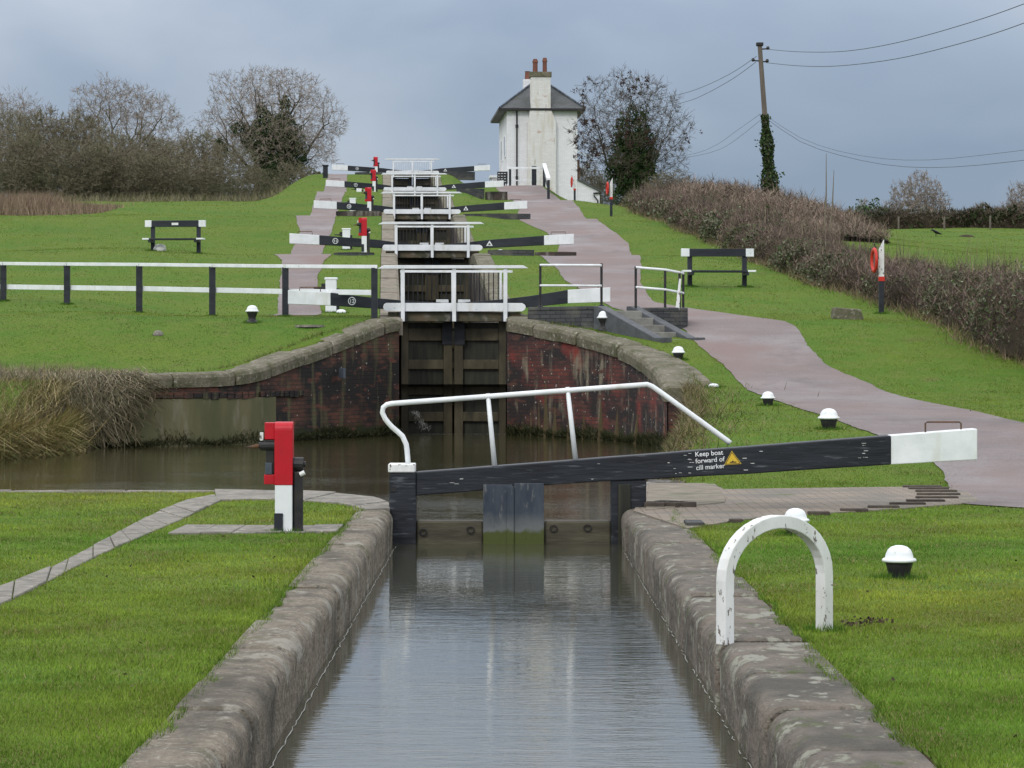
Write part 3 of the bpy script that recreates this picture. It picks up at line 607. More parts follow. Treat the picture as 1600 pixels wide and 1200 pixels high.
MB().box(X(803),X(850),-.025,.0,-.9,Z(755)).build('paddle_board', M['paddle'], t, bevel=.006)
MB().box(X(792),X(803),-.045,-.02,-.9,Z(760)).build('paddle_rod', M['paddle'], t, bevel=.004)
for x0,x1 in ((650,755),(850,955)):
    MB().box(X(x0),X(x1),.04,.22,-.8,Z(814)).build('bottom_rail', M['timber_h'], t, bevel=.02)
for cx_,yy in ((661,832),(735,828),(865,826),(918,825)):
    P = [(X(cx_)+.035*math.cos(a*math.pi/5),.02,Z(yy)+.03*math.sin(a*math.pi/5)) for a in range(11)]
    MB().tube(P,.007,6,caps=False).build('ring_bolt', M['iron'], t)
hr = lambda px,py,y=.13: (X(px),y,Z(py))
# handrail
path_ = [hr(637,725),hr(634,695),hr(628,682),hr(612,668),hr(601,655),hr(596.5,645),hr(598,637),hr(604,632.5),hr(612,631),hr(700,624.5),hr(800,617),hr(900,609.5),hr(1000,602),hr(1012,601),hr(1020,604),hr(1080,647),hr(1143,693)]
pp = polyrs(path_,.05)
rl = MB().tube(pp,.026,10).build('handrail', M['white'], t, smooth=True)
for a,c in (((762,617),(773,724)),((887,607),(900,714))):
    o = MB(); p0 = Vector(hr(*a)); p1 = Vector(hr(*c))-Vector((0,0,.05)); 
    o.tube([p0+Vector((0,0,.012)),p1],[.021,.026],8).build('stanchion', M['white'], t, smooth=True)
P = [hr(1449,678),hr(1449,662),hr(1452,660),hr(1502,660),hr(1505,662),hr(1505,674)]
MB().tube(P,.009,6).build('hand_grip', M['rust'], t)
ang = math.atan2(Z(670)-Z(738), X(1527)-X(650))
Tm = Matrix.Translation((X(1086),-.0035,Z(713.5)))@Matrix.Rotation(-ang,4,'Y')@RX90
text_mesh('Keep boat\nforward of\ncill marker', .066, 'warning_text', M['white'], t, Tm, line=1.0, ext=.0005, bold=.0006)
def tri(parent, cx, cz, r, y, m, nm, th=.001, tilt=0):
    P = [(cx+r*math.sin(a+tilt),cz+r*math.cos(a+tilt)*.92) for a in (0,2*math.pi/3,4*math.pi/3)]
    b = MB(); b.loft([[(x,y,z) for x,z in P],[(x,y-th,z) for x,z in P]]); return b.build(nm, m, parent)
tx, tz = X(1144.5), Z(718.5)
s_ = tri(t,tx,tz,.098,-.001,M['yellow'],'warning_triangle',.001,-ang); tri(s_,tx,tz,.088,-.0025,M['iron'],'triangle_border',.001,-ang); tri(s_,tx,tz,.076,-.004,M['yellow'],'triangle_face',.001,-ang)
b = MB(); b.loft([[(tx-.03,y,tz-.022),(tx-.022,y,tz-.03),(tx+.035,y,tz-.026),(tx+.04,y,tz-.015),(tx+.012,y,tz-.018),(tx+.008,y,tz-.008),(tx-.004,y,tz-.008),(tx-.008,y,tz-.018)] for y in (-.0055,-.0065)]).build('boat_symbol', M['iron'], s_)
b = MB()
for k in range(26):
    px = random.choice([random.uniform(1040,1072),random.uniform(1074,1078),random.uniform(1160,1190),random.uniform(660,740),random.uniform(1340,1350),random.uniform(900,1380)]); u_ = random.uniform(.1,.92); z_ = slb(px)+(sl(px)-slb(px))*u_; w = random.uniform(.01,.05); h = random.uniform(.002,.006)
    b.box(X(px),X(px)+w,-.0022,-.0012,z_,z_+h)
tag(b.build('paint_chips', M['white_worn'], t), kind='stuff')

# ------------------------------------------------------------------ staircase gates
GD = [58.,82.5,107.,131.5,156.]; GW = [2.81,4.96,7.26,9.55,11.92]; RH = [.84,.73,.73,.72,.73]
BL = [3.45,4.22,4.15,4.2,4.5]; BRr = [3.25,4.2,4.05,4.2,4.35]; NX = [-2.13,-2.87,-2.8,-2.79,-3.1]; TX = [None,1.71,1.7,1.85,1.85]
num = ['12','11','10','9','8']; ordn = ['lowest','second lowest','middle','second highest','highest']; gc = [-1.09,-2.2,-3.25,-4.33,-5.27]
FR = R(2.5)
def ringmesh(r0, r1, y, parent, m, nm, cx, cz):
    b = MB(); n = 28
    for r in (r0,r1):
        for yy in (y,y-.003):
            for j in range(n): a = 2*math.pi*j/n; b.v.append((cx+r*math.cos(a),yy,cz+r*math.sin(a)))
    for j in range(n):
        k = (j+1)%n; b.f += [(n+j,3*n+j,3*n+k,n+k),(j,k,2*n+k,2*n+j),(j,n+j,n+k,k),(2*n+j,2*n+k,3*n+k,3*n+j)]
    return b.build(nm, m, parent)
for k in range(5):
    loc = (gc[k], GD[k], GW[k]); h = RH[k]; B_ = M['white']
    # footbridge
    fb = thing('footbridge', f'white railed plank footbridge across the {ordn[k]} staircase gates', 'footbridge', loc, FR, 'footbridges over the staircase gates')
    rings = []
    b = MB(); pr = [(-1.46,-.06),(-1.42,-.09),(1.42,-.09),(1.48,-.05),(1.50,0),(1.48,.05),(1.42,.085),(-1.42,.085),(-1.46,.06),(-1.48,0)]
    b.loft([[(x,-.05,z) for x,z in pr][::-1],[(x,.0,z) for x,z in pr][::-1]][::-1]).build('side_board', B_, fb, bevel=.006)
    MB().box(-1.42,1.42,.002,.62,-.02,.04).build('deck', M['timber_h'], fb)
    for x in (-1.07,0,1.07): MB().box(x-.04,x+.04,-.11,-.052,-.30,h-.03).build('post', B_, fb, bevel=.005)
    pr = [(-1.60,h-.045),(1.55,h-.03),(1.44,h+.03),(-1.46,h+.03)]
    MB().loft([[(x,-.14,z) for x,z in pr],[(x,-.02,z) for x,z in pr]]).build('top_rail', B_, fb, bevel=.006)
    # back railing with balusters
    MB().box(-1.12,1.25,.60,.65,h-.10,h-.05).build('back_rail', B_, fb)
    for x in (-1.09,-.02,1.0): MB().box(x-.022,x+.022,.60,.65,0,h-.1).build('back_post', B_ if k else B_, fb)
    bmx = M['iron'] if k < 4 else B_
    for j in range(20):
        x = -1.0+(j+.5)*.1; 
        if abs(x+.02) > .04: MB().tube([(x,.625,.02),(x,.625,h-.1)],.012 if k<4 else .009,5).build('baluster', bmx, fb)
    # cross beam beneath
    MB().box(-1.38,1.40,.05,.35,-.30,-.10).build('cross_beam', M['timber_beam'], fb, bevel=.015)
    for x in (-1.07,0,1.07): MB().box(x-.075,x+.075,-.045,.05,-.30,-.10).build('bracket', M['black'], fb)
    # two leaves
    for sd_, nm_, Lb in ((-1,'left',BL[k]),(1,'right',BRr[k])):
        lf = thing('lock_gate', {-1:f'left leaf of the {ordn[k]} staircase gates, its beam marked with a circled number {num[k]}', 1:(f'right leaf of the {ordn[k]} staircase gates with black beam and white tip' if not TX[k] else f'right leaf of the {ordn[k]} staircase gates, its beam marked with a small triangle')}[sd_], 'lock gate', loc, FR, 'paired leaves of the staircase gates')
        bot = -4.7 if k else -3.4
        # leaf runs from hinge (±1.1,.40) to centre (0,.72)
        def lp(u): return Vector((sd_*(1.10-1.08*u), .42+.30*u, 0))
        def lbox(u0,u1,z0,z1,th0,th1,nm,m,**kw):
            a,c = lp(u0),lp(u1); n = Vector((0,-1,0)); P = []
            for z in (z0,z1): 
                q4 = [a+n*th1,c+n*th1,c+n*th0,a+n*th0]
                if sd_ > 0: q4 = [q4[1],q4[0],q4[3],q4[2]]
                P += [(p.x,p.y,z) for p in q4]
            return MB().hexa(P).build(nm,m,lf,**kw)
        lbox(0,.14,bot,-.10,-.1,.10,'heel_post',M['timber'],bevel=.01)
        lbox(.83,1.0,bot,-.02,-.1,.11,'mitre_post',M['timber'],bevel=.01)
        lbox(.80,1.0,-.78,-.31,.11,.14,'mitre_strap',M['black'])
        lbox(.14,.83,bot,-.32,-.06,.0,'planking',M['dark_timber'])
        zs = [(-.70,-.44),(-1.30,-1.10),(-1.84,-1.66),(-2.40,-2.20)] + ([(-3.0,-2.8),(-3.6,-3.4)] if k else [])
        for z0,z1 in zs: lbox(.14,.83,z0,z1,0,.09,'rail',M['timber'],bevel=.012)
        # balance beam
        xs = [.02,.5,1.1,1.6,Lb-.88]; zz0 = [.0,-.02,-.02,0,.08]; zz1 = [.10,.13,.18,.24,.36]; ybm = [.74,.66,.45,.30,-.02]
        if k == 0 and sd_ < 0: zz0 = [.0,-.03,-.04,-.03,.03]; zz1 = [.10,.12,.15,.19,.30]
        rings = [[(sd_*x,y-.10,a),(sd_*x,y+.14,a),(sd_*x,y+.14,c),(sd_*x,y-.10,c)] for x,a,c,y in zip(xs,zz0,zz1,ybm)]
        if sd_ > 0: rings = [r[::-1] for r in rings]
        bmo = MB().loft(rings).build('balance_beam', M['black'], lf, bevel=.008)
        ye = -.02-.30*.88/1.8*.9
        e = [[(sd_*x,y-.103,a),(sd_*x,y+.143,a),(sd_*x,y+.143,c),(sd_*x,y-.103,c)] for x,a,c,y in ((Lb-.878,zz0[-1]-.001,zz1[-1]+.001,-.02),(Lb,zz0[-1]+.03,zz1[-1]+.05,ye))]
        if sd_ > 0: e = [r[::-1] for r in e]
        MB().loft(e).build('beam_end', B_, lf, bevel=.008)
        MB().box(min(sd_*.10,sd_*.36),max(sd_*.10,sd_*.36),.60,.86,.10,.17).build('white_cap', B_, lf, bevel=.01)
        xg = sd_*(Lb-.45); g0 = zz1[-1]+.02
        MB().tube([(xg-.22,ye+.1,g0),(xg-.21,ye+.1,g0+.09),(xg+.21,ye+.1,g0+.095),(xg+.22,ye+.1,g0)],.012,5).build('hand_grip', M['rust'], lf)
        if sd_ < 0:
            x = NX[k]; sa = math.atan2(ybm[3]-ybm[4], xs[4]-xs[3]); y = float(np.interp(-x,xs,ybm))-.110; z = float(np.interp(-x,xs,[(a+c)/2 for a,c in zip(zz0,zz1)])); yy = y-.012
            rg = ringmesh(.068,.085,0,lf,B_,'number_ring',0,0); MT = Matrix.Translation((x,y-.004,z))@Matrix.Rotation(sa,4,'Z'); rg.matrix_local = MT
            text_mesh(num[k], .11, 'number', B_, lf, MT@Matrix.Translation((0,-.003,-.038))@RX90, align='CENTER', ext=.002, bold=.002)
        elif TX[k]:
            x = TX[k]; y = float(np.interp(x,xs,ybm))-.112; z = float(np.interp(x,xs,[(a+c)/2 for a,c in zip(zz0,zz1)]))
            s_ = tri(lf,0,0,.115,0,B_,'warning_triangle'); tri(s_,0,-.004,.05,-.003,M['iron'],'triangle_symbol'); s_.matrix_local = Matrix.Translation((x,y+.0,z-.01))@Matrix.Rotation(-math.atan2(ybm[3]-ybm[4], xs[4]-xs[3]),4,'Z')
# water spraying through the lowest gate
n = 260; a = rng.uniform(0,1,n); P0 = np.stack([-1.95+a*.0+rng.normal(0,.03,n), 57.9-.1*a, .62-.0*a],1)
tt = rng.uniform(0,1,n); P0[:,0] += tt*.36*rng.uniform(.4,1,n); P0[:,2] -= .42*tt**1.6*rng.uniform(.8,1,n); P0[:,2] = np.maximum(P0[:,2],.18)
wtr = npmesh('water_spray', blades(P0, rng.uniform(.02,.07,n), .008, .6), 3, M['foam'], None, None); tag(wtr, kind='stuff')
n = 400; P0 = np.stack([rng.uniform(-2.0,.0,n), 57.6+rng.normal(0,.05,n), np.full(n,.172)],1); a = rng.uniform(0,2*np.pi,n); d = np.stack([np.cos(a),np.sin(a),np.full(n,.02)],1)
tag(npmesh('foam', blades(P0, rng.uniform(.02,.05,n), .02, up=d), 3, M['foam'], None, None), kind='stuff')

# ------------------------------------------------------------------ paddle posts
x0, D0 = ray(443,833)
pg = thing('paddle_post','red and white winding post standing on the near left bank beside the gate','paddle gear',(x0,D0,.34),0,'red and white paddle posts')
MB().box(-.074,.074,0,.14,-.1,.415).build('post', M['white'], pg, bevel=.006)
b = MB(); pr = []
for a in range(0,7): th = R(90*a/6); pr.append((.07-.07*math.cos(th)+0, .88+.07*math.sin(th)))
pr = [(0,.41)]+pr+[(.16,.95),(.16,.41)]
b.loft([[(-.078,y-.006,z) for y,z in pr][::-1],[(.078,y-.006,z) for y,z in pr][::-1]][::-1]); b.build('red_casing', M['red'], pg, bevel=.006)
MB().box(-.165,-.079,.03,.15,.80,.945).build('side_casing', M['red'], pg, bevel=.006)
MB().box(-.170,-.079,.03,.15,.415,.50).build('side_casing', M['red'], pg, bevel=.006)
MB().box(-.155,-.079,.04,.14,.50,.80).build('gear_housing', M['iron'], pg, bevel=.01)
MB().box(-.160,-.10,.025,.05,.50,.60).build('gear_guard', M['blue_grey'], pg, bevel=.004)
MB().tube([(-.05,.06,.745),(-.2,.06,.745)],.045,12).tube([(-.2,.06,.745),(-.215,.06,.745)],.03,10).build('spindle_boss', M['iron'], pg)
MB().tube([(-.2,.06,.745),(-.27,.055,.735),(-.32,.05,.735)],[.02,.016,.004],8).build('spindle', M['rust'], pg)
MB().box(-.205,-.175,.03,.06,.79,.86).build('pawl', M['white_worn'], pg, bevel=.003)
MB().box(.09,.16,.02,.12,-.1,.52).tube([(.085,.07,.0),(.085,.07,.54)],.025,8).build('rack_column', M['iron'], pg, bevel=.006)
MB().tube([(.05,.08,.585),(.165,.08,.585)],.062,14).tube([(.165,.08,.585),(.185,.08,.585)],.025,10).build('drum', M['iron'], pg, smooth=False)
MB().tube([(.14,.0,.50),(.18,.0,.52)],.02,8).build('catch', M['white_worn'], pg)
MB().box(-.080,-.005,-.018,-.001,-.05,.17).build('base_block', M['black'], pg, bevel=.004)
MB().tube([(-.02,.0,-.03),(-.02,-.0,.0)],.02,6)
for k,(px,zb,Dd) in enumerate(((569,4.85,81.3),(577,7.17,105.7),(584.5,9.44,130.2),(588,11.76,154.8))):
    copy_tree(pg, ((px-PX0)/F*Dd, Dd, zb), 0, f'red and white winding post before the left beam of the {ordn[k+1]} staircase gates')
wp = None
for k,(px,py,hh) in enumerate(((517,488,.78),(541,390,.68),(551,333,.62),(561,299,.5))):
    xx, Dd = ray(px,py) if k < 3 else ((561-PX0)/F*134,134.)
    lab = f'all-white winding post behind the left beam of the {ordn[k]} staircase gates'
    if not wp:
        wp = thing('paddle_post', lab, 'paddle gear', (xx,Dd,g(xx,Dd)),0,'white paddle posts')
        MB().box(-.125,.125,0,.2,-.1,.78).build('post', M['white'], wp, bevel=.015)
        MB().box(.126,.19,.03,.16,-.1,.55).build('rack_column', M['iron'], wp, bevel=.01)
        MB().box(-.22,-.126,.02,.14,.50,.66).tube([(-.22,.06,.56),(-.40,.06,.555)],[.03,.015],7).build('spindle', M['iron'], wp)
        MB().box(-.15,.15,-.01,.22,.74,.80).build('post_top', M['white'], wp, bevel=.02)
    else: copy_tree(wp, (xx,Dd,g(xx,Dd)), 0, lab, (1,1,hh/.78))

# ------------------------------------------------------------------ white arch
xa, Da = ray(1133,1003); xb, Db = ray(1288,987)
ar = thing('ladder_handrail','white painted steel hoop on the right lock wall beside the notch','handrail',((xa+xb)/2,(Da+Db)/2,.35), math.atan2(Db-Da,xb-xa))
hw = math.dist((xa,Da),(xb,Db))/2; P = [(-hw,-.02),(-hw,.16),(-hw,.32)]+[(-hw*math.cos(R(a)),.32+.30*math.sin(R(a))) for a in range(10,180,10)]+[(hw,.32),(hw,.16),(hw,-.1)]
rings = []
for i,p in enumerate(P):
    a = Vector(P[min(i+1,len(P)-1)])-Vector(P[max(i-1,0)]); a.normalize(); n_ = Vector((-a.y,a.x)); w = .036
    rings.append([(p[0]-n_.x*w,-.035,p[1]-n_.y*w),(p[0]+n_.x*w,-.035,p[1]+n_.y*w),(p[0]+n_.x*w,.035,p[1]+n_.y*w),(p[0]-n_.x*w,.035,p[1]-n_.y*w)][::-1])
MB().loft(rings).build('hoop', M['white_worn'], ar, bevel=.006)

# ------------------------------------------------------------------ bollards
def bollard(label, x, D, z, sc=1, flare=False, sunken=False):
    t = thing('mooring_bollard', label, 'bollard', (x,D,z), random.uniform(0,3), 'white-topped mooring bollards')
    if not sunken:
        pr = [(.075,-.08),(.078,.0),(.095,.06),(.116,.135)] if not flare else [(.13,-.03),(.125,.02),(.085,.05),(.075,.10),(.10,.17),(.12,.22)]
        MB().lathe(pr).build('stem', M['iron'], t, smooth=True, bevel=.004); zt = pr[-1][1]
    else: zt = -.03
    pr = [(.11,zt),(.138,zt+.004),(.145,zt+.016),(.138,zt+.03),(.118,zt+.038),(.112,zt+.07),(.095,zt+.105),(.068,zt+.128),(.03,zt+.14),(.004,zt+.142)] if not sunken else [(.12,-.08),(.125,.02),(.115,.05),(.08,.075),(.03,.085),(.004,.086)]
    MB().lathe(pr).build('cap', M['white'], t, smooth=True); t.scale = (sc,)*3; return t
for lab,px,py,sc,fl,su in (
    ('white-capped bollard in the lawn right of the white hoop',1405,904,.82,0,0),
    ('white-capped bollard just behind the top of the white hoop',1243,836,.82,0,0),
    ('largest white-capped bollard standing just above the near beam by the path',1295,671,1.02,0,0),
    ('white-capped bollard between the path edge and the sunken bollard',1200,634,.80,0,0),
    ('sunken bollard with only its white dome above the grass bank',1115,605,.75,0,1),
    ('small white-capped bollard near the foot of the brick steps',1060,562,.9,0,0),
    ('waisted white-capped bollard between the right wing wall and the steps',945,517,1.12,1,0),
    ('waisted white-capped bollard in front of the left white-railed fence',394,504,.98,1,0),
    ('white bollard top behind the lowest all-white winding post',533,489,.95,0,1),
    ('tiny white bollard top right of the second lowest staircase gates',782,394,1.0,0,1)):
    x, D = ray(px,py); bollard(lab, x, D, g(x,D), sc, fl, su)

# ------------------------------------------------------------------ left fence
f = thing('timber_fence','long white-railed fence with black posts on the left bank','fence')
fp = [(-13.6,64.6),(-11.5,63.5),(-9.9,62.6),(-8.1,61.3),(-6.35,60.0),(-4.66,58.6),(-2.72,57.3)]
tops = [3.93,3.89,3.85,3.80,3.74,3.68,3.63]
for (x,D),z in zip(fp,tops): MB().box(x-.065,x+.065,D-.05,D+.07,g(x,D)-.35,z-.02).build('post', M['black'], f, bevel=.008)
for nm,dz,h_,w_ in (('top_rail',.0,.075,.09),('lower_rail',-.53,.11,.04)):
    for i in range(len(fp)-1):
        (x0,y0),(x1,y1) = fp[i],fp[i+1]; z0,z1 = tops[i]+dz,tops[i+1]+dz
        if nm == 'top_rail': ya,yb = -.075,.075; e=.01 if i<5 else .06
        else: ya,yb = .02,.06; e = -.0655
        x0_ = x0+ (.004 if nm=='top_rail' else .0655); x1_ = x1+ (e if nm=='top_rail' and i==5 else (-.004 if nm=='top_rail' else -.0655))
        MB().hexa([(x0_,y0+ya,z0-h_/2),(x1_,y1+ya,z1-h_/2),(x1_,y1+yb,z1-h_/2),(x0_,y0+yb,z0-h_/2),(x0_,y0+ya,z0+h_/2),(x1_,y1+ya,z1+h_/2),(x1_,y1+yb,z1+h_/2),(x0_,y0+yb,z0+h_/2)]).build(nm, M['white'], f, bevel=.006)

# ------------------------------------------------------------------ brick walls, steps, guard rails right of the lowest gates
t = thing('retaining_wall','dark brick retaining wall between the lowest gates and the steps','wall')
RWC = True
t = thing('retaining_wall','curved dark brick wall right of the steps below the guard rail','wall')
cv = polyrs([(2.62,56.15,0),(3.0,55.85,0),(3.4,55.85,0),(3.66,56.2,0),(3.72,57.2,0)],.12)
def curvewall(cv, z0, z1, th, m, nm, par, **k):
    rings = []
    for i,p in enumerate(cv):
        d = cv[min(i+1,len(cv)-1)]-cv[max(i-1,0)]; d.normalize(); n_ = Vector((-d.y,d.x,0))*th
        rings.append([(p.x,p.y,z0),(p.x,p.y,z1),(p.x+n_.x,p.y+n_.y,z1),(p.x+n_.x,p.y+n_.y,z0)])
    return MB().loft(rings).build(nm, m, par, **k)
cw = polyrs([(.44,57.15,0),(.8,56.95,0),(1.25,56.45,0),(1.6,56.05,0),(1.95,55.84,0)],.12); tw_ = bpy.data.objects['retaining_wall']; curvewall(cw,2.0,2.72,.24,M['brick_blue'],'brickwork',tw_); curvewall(cw,2.72,2.80,.28,M['brick_blue'],'coping',tw_,bevel=.02)
curvewall(cv,1.9,2.68,.24,M['brick_blue'],'brickwork',t); curvewall(cv,2.68,2.77,.28,M['brick_blue'],'coping',t,bevel=.02)
t = thing('brick_steps','flight of stone steps between dark sloping stringers descending to the path','steps')
d_ = Vector((1.04,-1.6,-.64)); A_ = Vector((1.93,55.8,2.80)); Bq = Vector((2.60,56.1,2.80)); dn = Vector((d_.x,d_.y,0)).normalized(); pn = Vector((-dn.y,dn.x,0))
def stringer(A0, nm):
    w = .11; rings = []
    for q_,dz in ((A0-dn*.15,0),(A0,0),(A0+d_,0),(A0+d_+dn*.3,0)):
        rings.append([tuple(q_-pn*w+Vector((0,0,-.75))),tuple(q_+pn*w+Vector((0,0,-.75))),tuple(q_+pn*w+Vector((0,0,dz))),tuple(q_-pn*w+Vector((0,0,dz)))][::-1])
    MB().loft(rings).build(nm, M['stringer'], t, bevel=.015)
stringer(A_,'stringer'); stringer(Bq,'stringer')
for i in range(5):
    c = A_+d_*((i+.5)/5); c2 = Bq+d_*((i+.5)/5); z = 2.70-.145*i
    a = c+pn*.1; e = c2-pn*.1
    a0,a1,e0,e1 = a-dn*.19,a+dn*.21,e-dn*.19,e+dn*.21
    MB().hexa([(*a0.xy,z-.6),(*a1.xy,z-.6),(*e1.xy,z-.6),(*e0.xy,z-.6),(*a0.xy,z),(*a1.xy,z),(*e1.xy,z),(*e0.xy,z)]).build('step', M['step'], t, bevel=.012)
MB().box(1.7,3.6,56.35,59,2.2,2.71).build('landing', M['concrete'], t)
t = thing('guard_rail','straight tubular guard rail with black posts above the retaining wall','railing')
for x,yy in ((.70,57.1),(1.92,56.0)): MB().tube([(x,yy,2.7),(x,yy,3.66)],.026,8).lathe([(.05,0),(.05,.02),(.03,.03)],(x,yy,2.8),10).build('post', M['iron'], t)
MB().tube([(.70,57.07,3.66),(1.92,55.97,3.62)],.024,8).build('top_rail', M['white'], t); MB().tube([(.70,57.07,3.24),(1.92,55.97,3.21)],.022,8).build('middle_rail', M['white'], t)
t = thing('guard_rail','bent tubular guard rail with black posts right of the steps','railing')
pts_ = [(2.61,55.98,2.7,3.60),(3.2,55.95,2.7,3.55),(3.50,56.1,2.6,3.50),(3.60,56.5,2.6,3.49)]
for x,y,z0,z1 in pts_: MB().tube([(x,y,z0),(x,y,z1)],.026,8).build('post', M['iron'], t)
for dz,nm in ((-.02,'top_rail'),(-.42,'middle_rail')): MB().tube([(x,y-.03,z1+dz) for x,y,z0,z1 in pts_],.024,8).build(nm, M['white'], t)
b = MB(); b.hexa([(3.40,55.9,2.7),(3.48,55.9,2.7),(3.48,55.93,2.7),(3.40,55.93,2.7),(3.48,55.9,3.35),(3.52,55.9,3.35),(3.52,55.93,3.35),(3.48,55.93,3.35)]); b.build('white_board', M['white_worn'], t)
# edge walls of the upper beam platforms
def edge(lab, px0, px1, Dd, zt, h=.16, m='brick_blue'):
    x0_,x1_ = (px0-PX0)/F*Dd,(px1-PX0)/F*Dd; t = thing('edging_wall', lab, 'wall', (0,0,0), 0, 'low brick edges of the beam platforms')
    cv = polyrs([(x0_,Dd+.35,0),((x0_+x1_)/2,Dd,0),(x1_,Dd+.25,0)],.3); curvewall(cv, zt-h-.3, zt-.05, .22, M[m], 'brickwork', t); curvewall(cv, zt-.05, zt, .25, M[m], 'coping', t)
for lab,a,c,Dd,zt,m in (('low dark brick edge left of the second lowest gates',520,584,78.9,4.70,'brick_blue'),('low dark brick edge right of the second lowest gates',762,835,78.9,4.77,'brick_blue'),('low reddish brick edge reaching the path by the second lowest gates',836,901,79.1,4.72,'brick_ch'),
    ('dark brick edge left of the middle gates',524,596,103.6,7.12,'brick_ch'),('long low brick edge right of the middle gates',724,829,103.6,7.02,'brick_blue'),
    ('dark brick edge right of the second highest gates',713,757,128,9.38,'brick_blue'),('reddish brick edge reaching the path by the second highest gates',758,793,128.2,9.25,'brick_ch'),
    ('dark brick edge left of the highest gates',554,597,152.5,11.72,'brick_blue'),('dark brick edge right of the highest gates',688,742,152.5,11.74,'brick_blue')): edge(lab,a,c,Dd,zt,m=m)

# ------------------------------------------------------------------ benches
def bench(lab, xl, xr, D, rz, sc=1.0):
    x = (xl+xr)/2; t = thing('bench', lab, 'bench', (x,D,g(x,D)), rz, 'black benches with white ends'); L = abs(xr-xl)/2
    for sx in (-1,1):
        MB().box(sx*(L-.22)-.055,sx*(L-.22)+.055,.0,.12,-.15,.78).build('leg', M['black'], t, bevel=.008)
        MB().box(sx*(L-.22)-.05,sx*(L-.22)+.05,-.38,-.002,.28,.35).build('seat_bracket', M['black'], t, bevel=.008)
        MB().box(min(sx*(L-.2),sx*L),max(sx*(L-.2),sx*L),-.053,.073,.747,.943).build('back_end', M['white'], t, bevel=.008)
        MB().box(min(sx*(L-.2),sx*L),max(sx*(L-.2),sx*L),-.40,-.06,.355,.405).build('seat_end', M['white'], t, bevel=.008)
    MB().box(-L+.2,L-.2,-.05,.07,.75,.94).build('backrest', M['black'], t, bevel=.008)
    MB().box(-L+.2,L-.2,-.395,-.065,.35,.40).build('seat', M['black'], t, bevel=.008)
    return t, L
x0_,D1 = ray(1080,450); bench('black bench with white ends in front of the bramble hedge', (1064-PX0)/F*68.4,(1178-PX0)/F*68.4,68.4,R(4))
t,L = bench('black bench with white ends on the left field', (226-PX0)/F*82.3,(322-PX0)/F*82.3,82.3,R(-6)); 
MB().box(-.1,.1,-.056,-.05,.80,.87).build('plaque', M['white_worn'], t)
x,D = ray(252,392); b = MB()
for k in range(3): b.lathe([(.05,-.02),(.17,.0),(.19,.08),(.14,.16),(.06,.2),(.01,.21)],(random.uniform(-.08,.08),random.uniform(-.1,.1),-.0),12)
o = b.build('sack', M['sack'], smooth=True); o.location = (x,D-.3,g(x,D-.3)); o.scale = (.85,.7,1); tag(o,'crumpled white sack lying under the left bench','sack')

# ------------------------------------------------------------------ life ring posts
def lifepost(lab, x, D, H, rz=0):
    t = thing('life_ring_post', lab, 'life ring', (x,D,g(x,D)), rz, 'life rings on pointed posts')
    MB().box(-.055,.055,-.05,.05,-.3,H*.46).build('post', M['black'], t, bevel=.006)
    MB().loft([[(-.056,-.05,H*.46),(.056,-.05,H*.46),(.056,.05,H*.46),(-.056,.05,H*.46)],[(-.056,-.05,H*.86),(.056,-.05,H),(.056,.05,H),(-.056,.05,H*.86)]]).build('post_top', M['white_worn'], t)
    MB().box(-.07,.07,-.056,-.052,H*.44,H*.5).build('label', M['orange'], t)
    r,rr = .225,.05; rings = []
    T = Matrix.Translation((-.16,-.02,H*.72))@Matrix.Rotation(R(-84),4,'Z')
    for i in range(25):
        a = 2*math.pi*i/24; rings.append([tuple(T@Vector(((r+rr*math.cos(c))*math.cos(a), rr*.7*math.sin(c),(r+rr*math.cos(c))*math.sin(a)*1.05))) for c in [2*math.pi*j/8 for j in range(8)]])
    MB().loft(rings,caps=False).build('life_ring', M['orange'], t, smooth=True)
    MB().tube([(-.06,0,H*.74),(-.16,-.02,H*.95)],.012,5).build('hook', M['iron'], t)
    return t
x,D = ray(1377,490); lifepost('orange life ring on a white-topped post before the bramble hedge', x, D, 1.64)
x,D = ray(955,338); lifepost('orange life ring on a post just left of the ivy tree', x, D, 1.62)
x,D = (898-PX0)/F*146,146.; lifepost('orange life ring on a post against the white cottage', x, D, 1.55)
# stones
def rock(name, lab, cat, px, py, sx, sy, sz, m):
    x,D = ray(px,py); b = MB(); b.lathe([(.9,-.3),(1.0,.1),(.8,.6),(.45,.9),(.01,1)],n=9); o = b.build(name, m, None, bevel=.03); o.location = (x,D,g(x,D)); o.scale = (sx,sy,sz); o.rotation_euler = (0,0,random.uniform(0,3)); tag(o,lab,cat)
rock('stone','small grey stone in the grass of the left bank','stone',247,524,.11,.1,.10,M['flag'])
x,D = ray(484,510); o = MB().lathe([(.3,-.03),(.3,.015),(.01,.02)],n=14).build('inspection_cover', M['flag']); o.location=(x,D,g(x,D)+.01); tag(o,'pale round cover set in the grass near the left wing wall','cover')
x,D = ray(1300,498); o = MB().hexa([(-.05,-.15,-.2),(.75,.1,-.2),(.7,.7,-.2),(0,.5,-.2),(.05,-.1,.24),(.62,.12,.20),(.6,.6,.20),(.05,.5,.24)]).build('stone_block', M['stone_grey'], bevel=.03); o.location=(x,D,g(x,D)); tag(o,'mossy stone block half sunk in the verge near the orange life ring','stone')

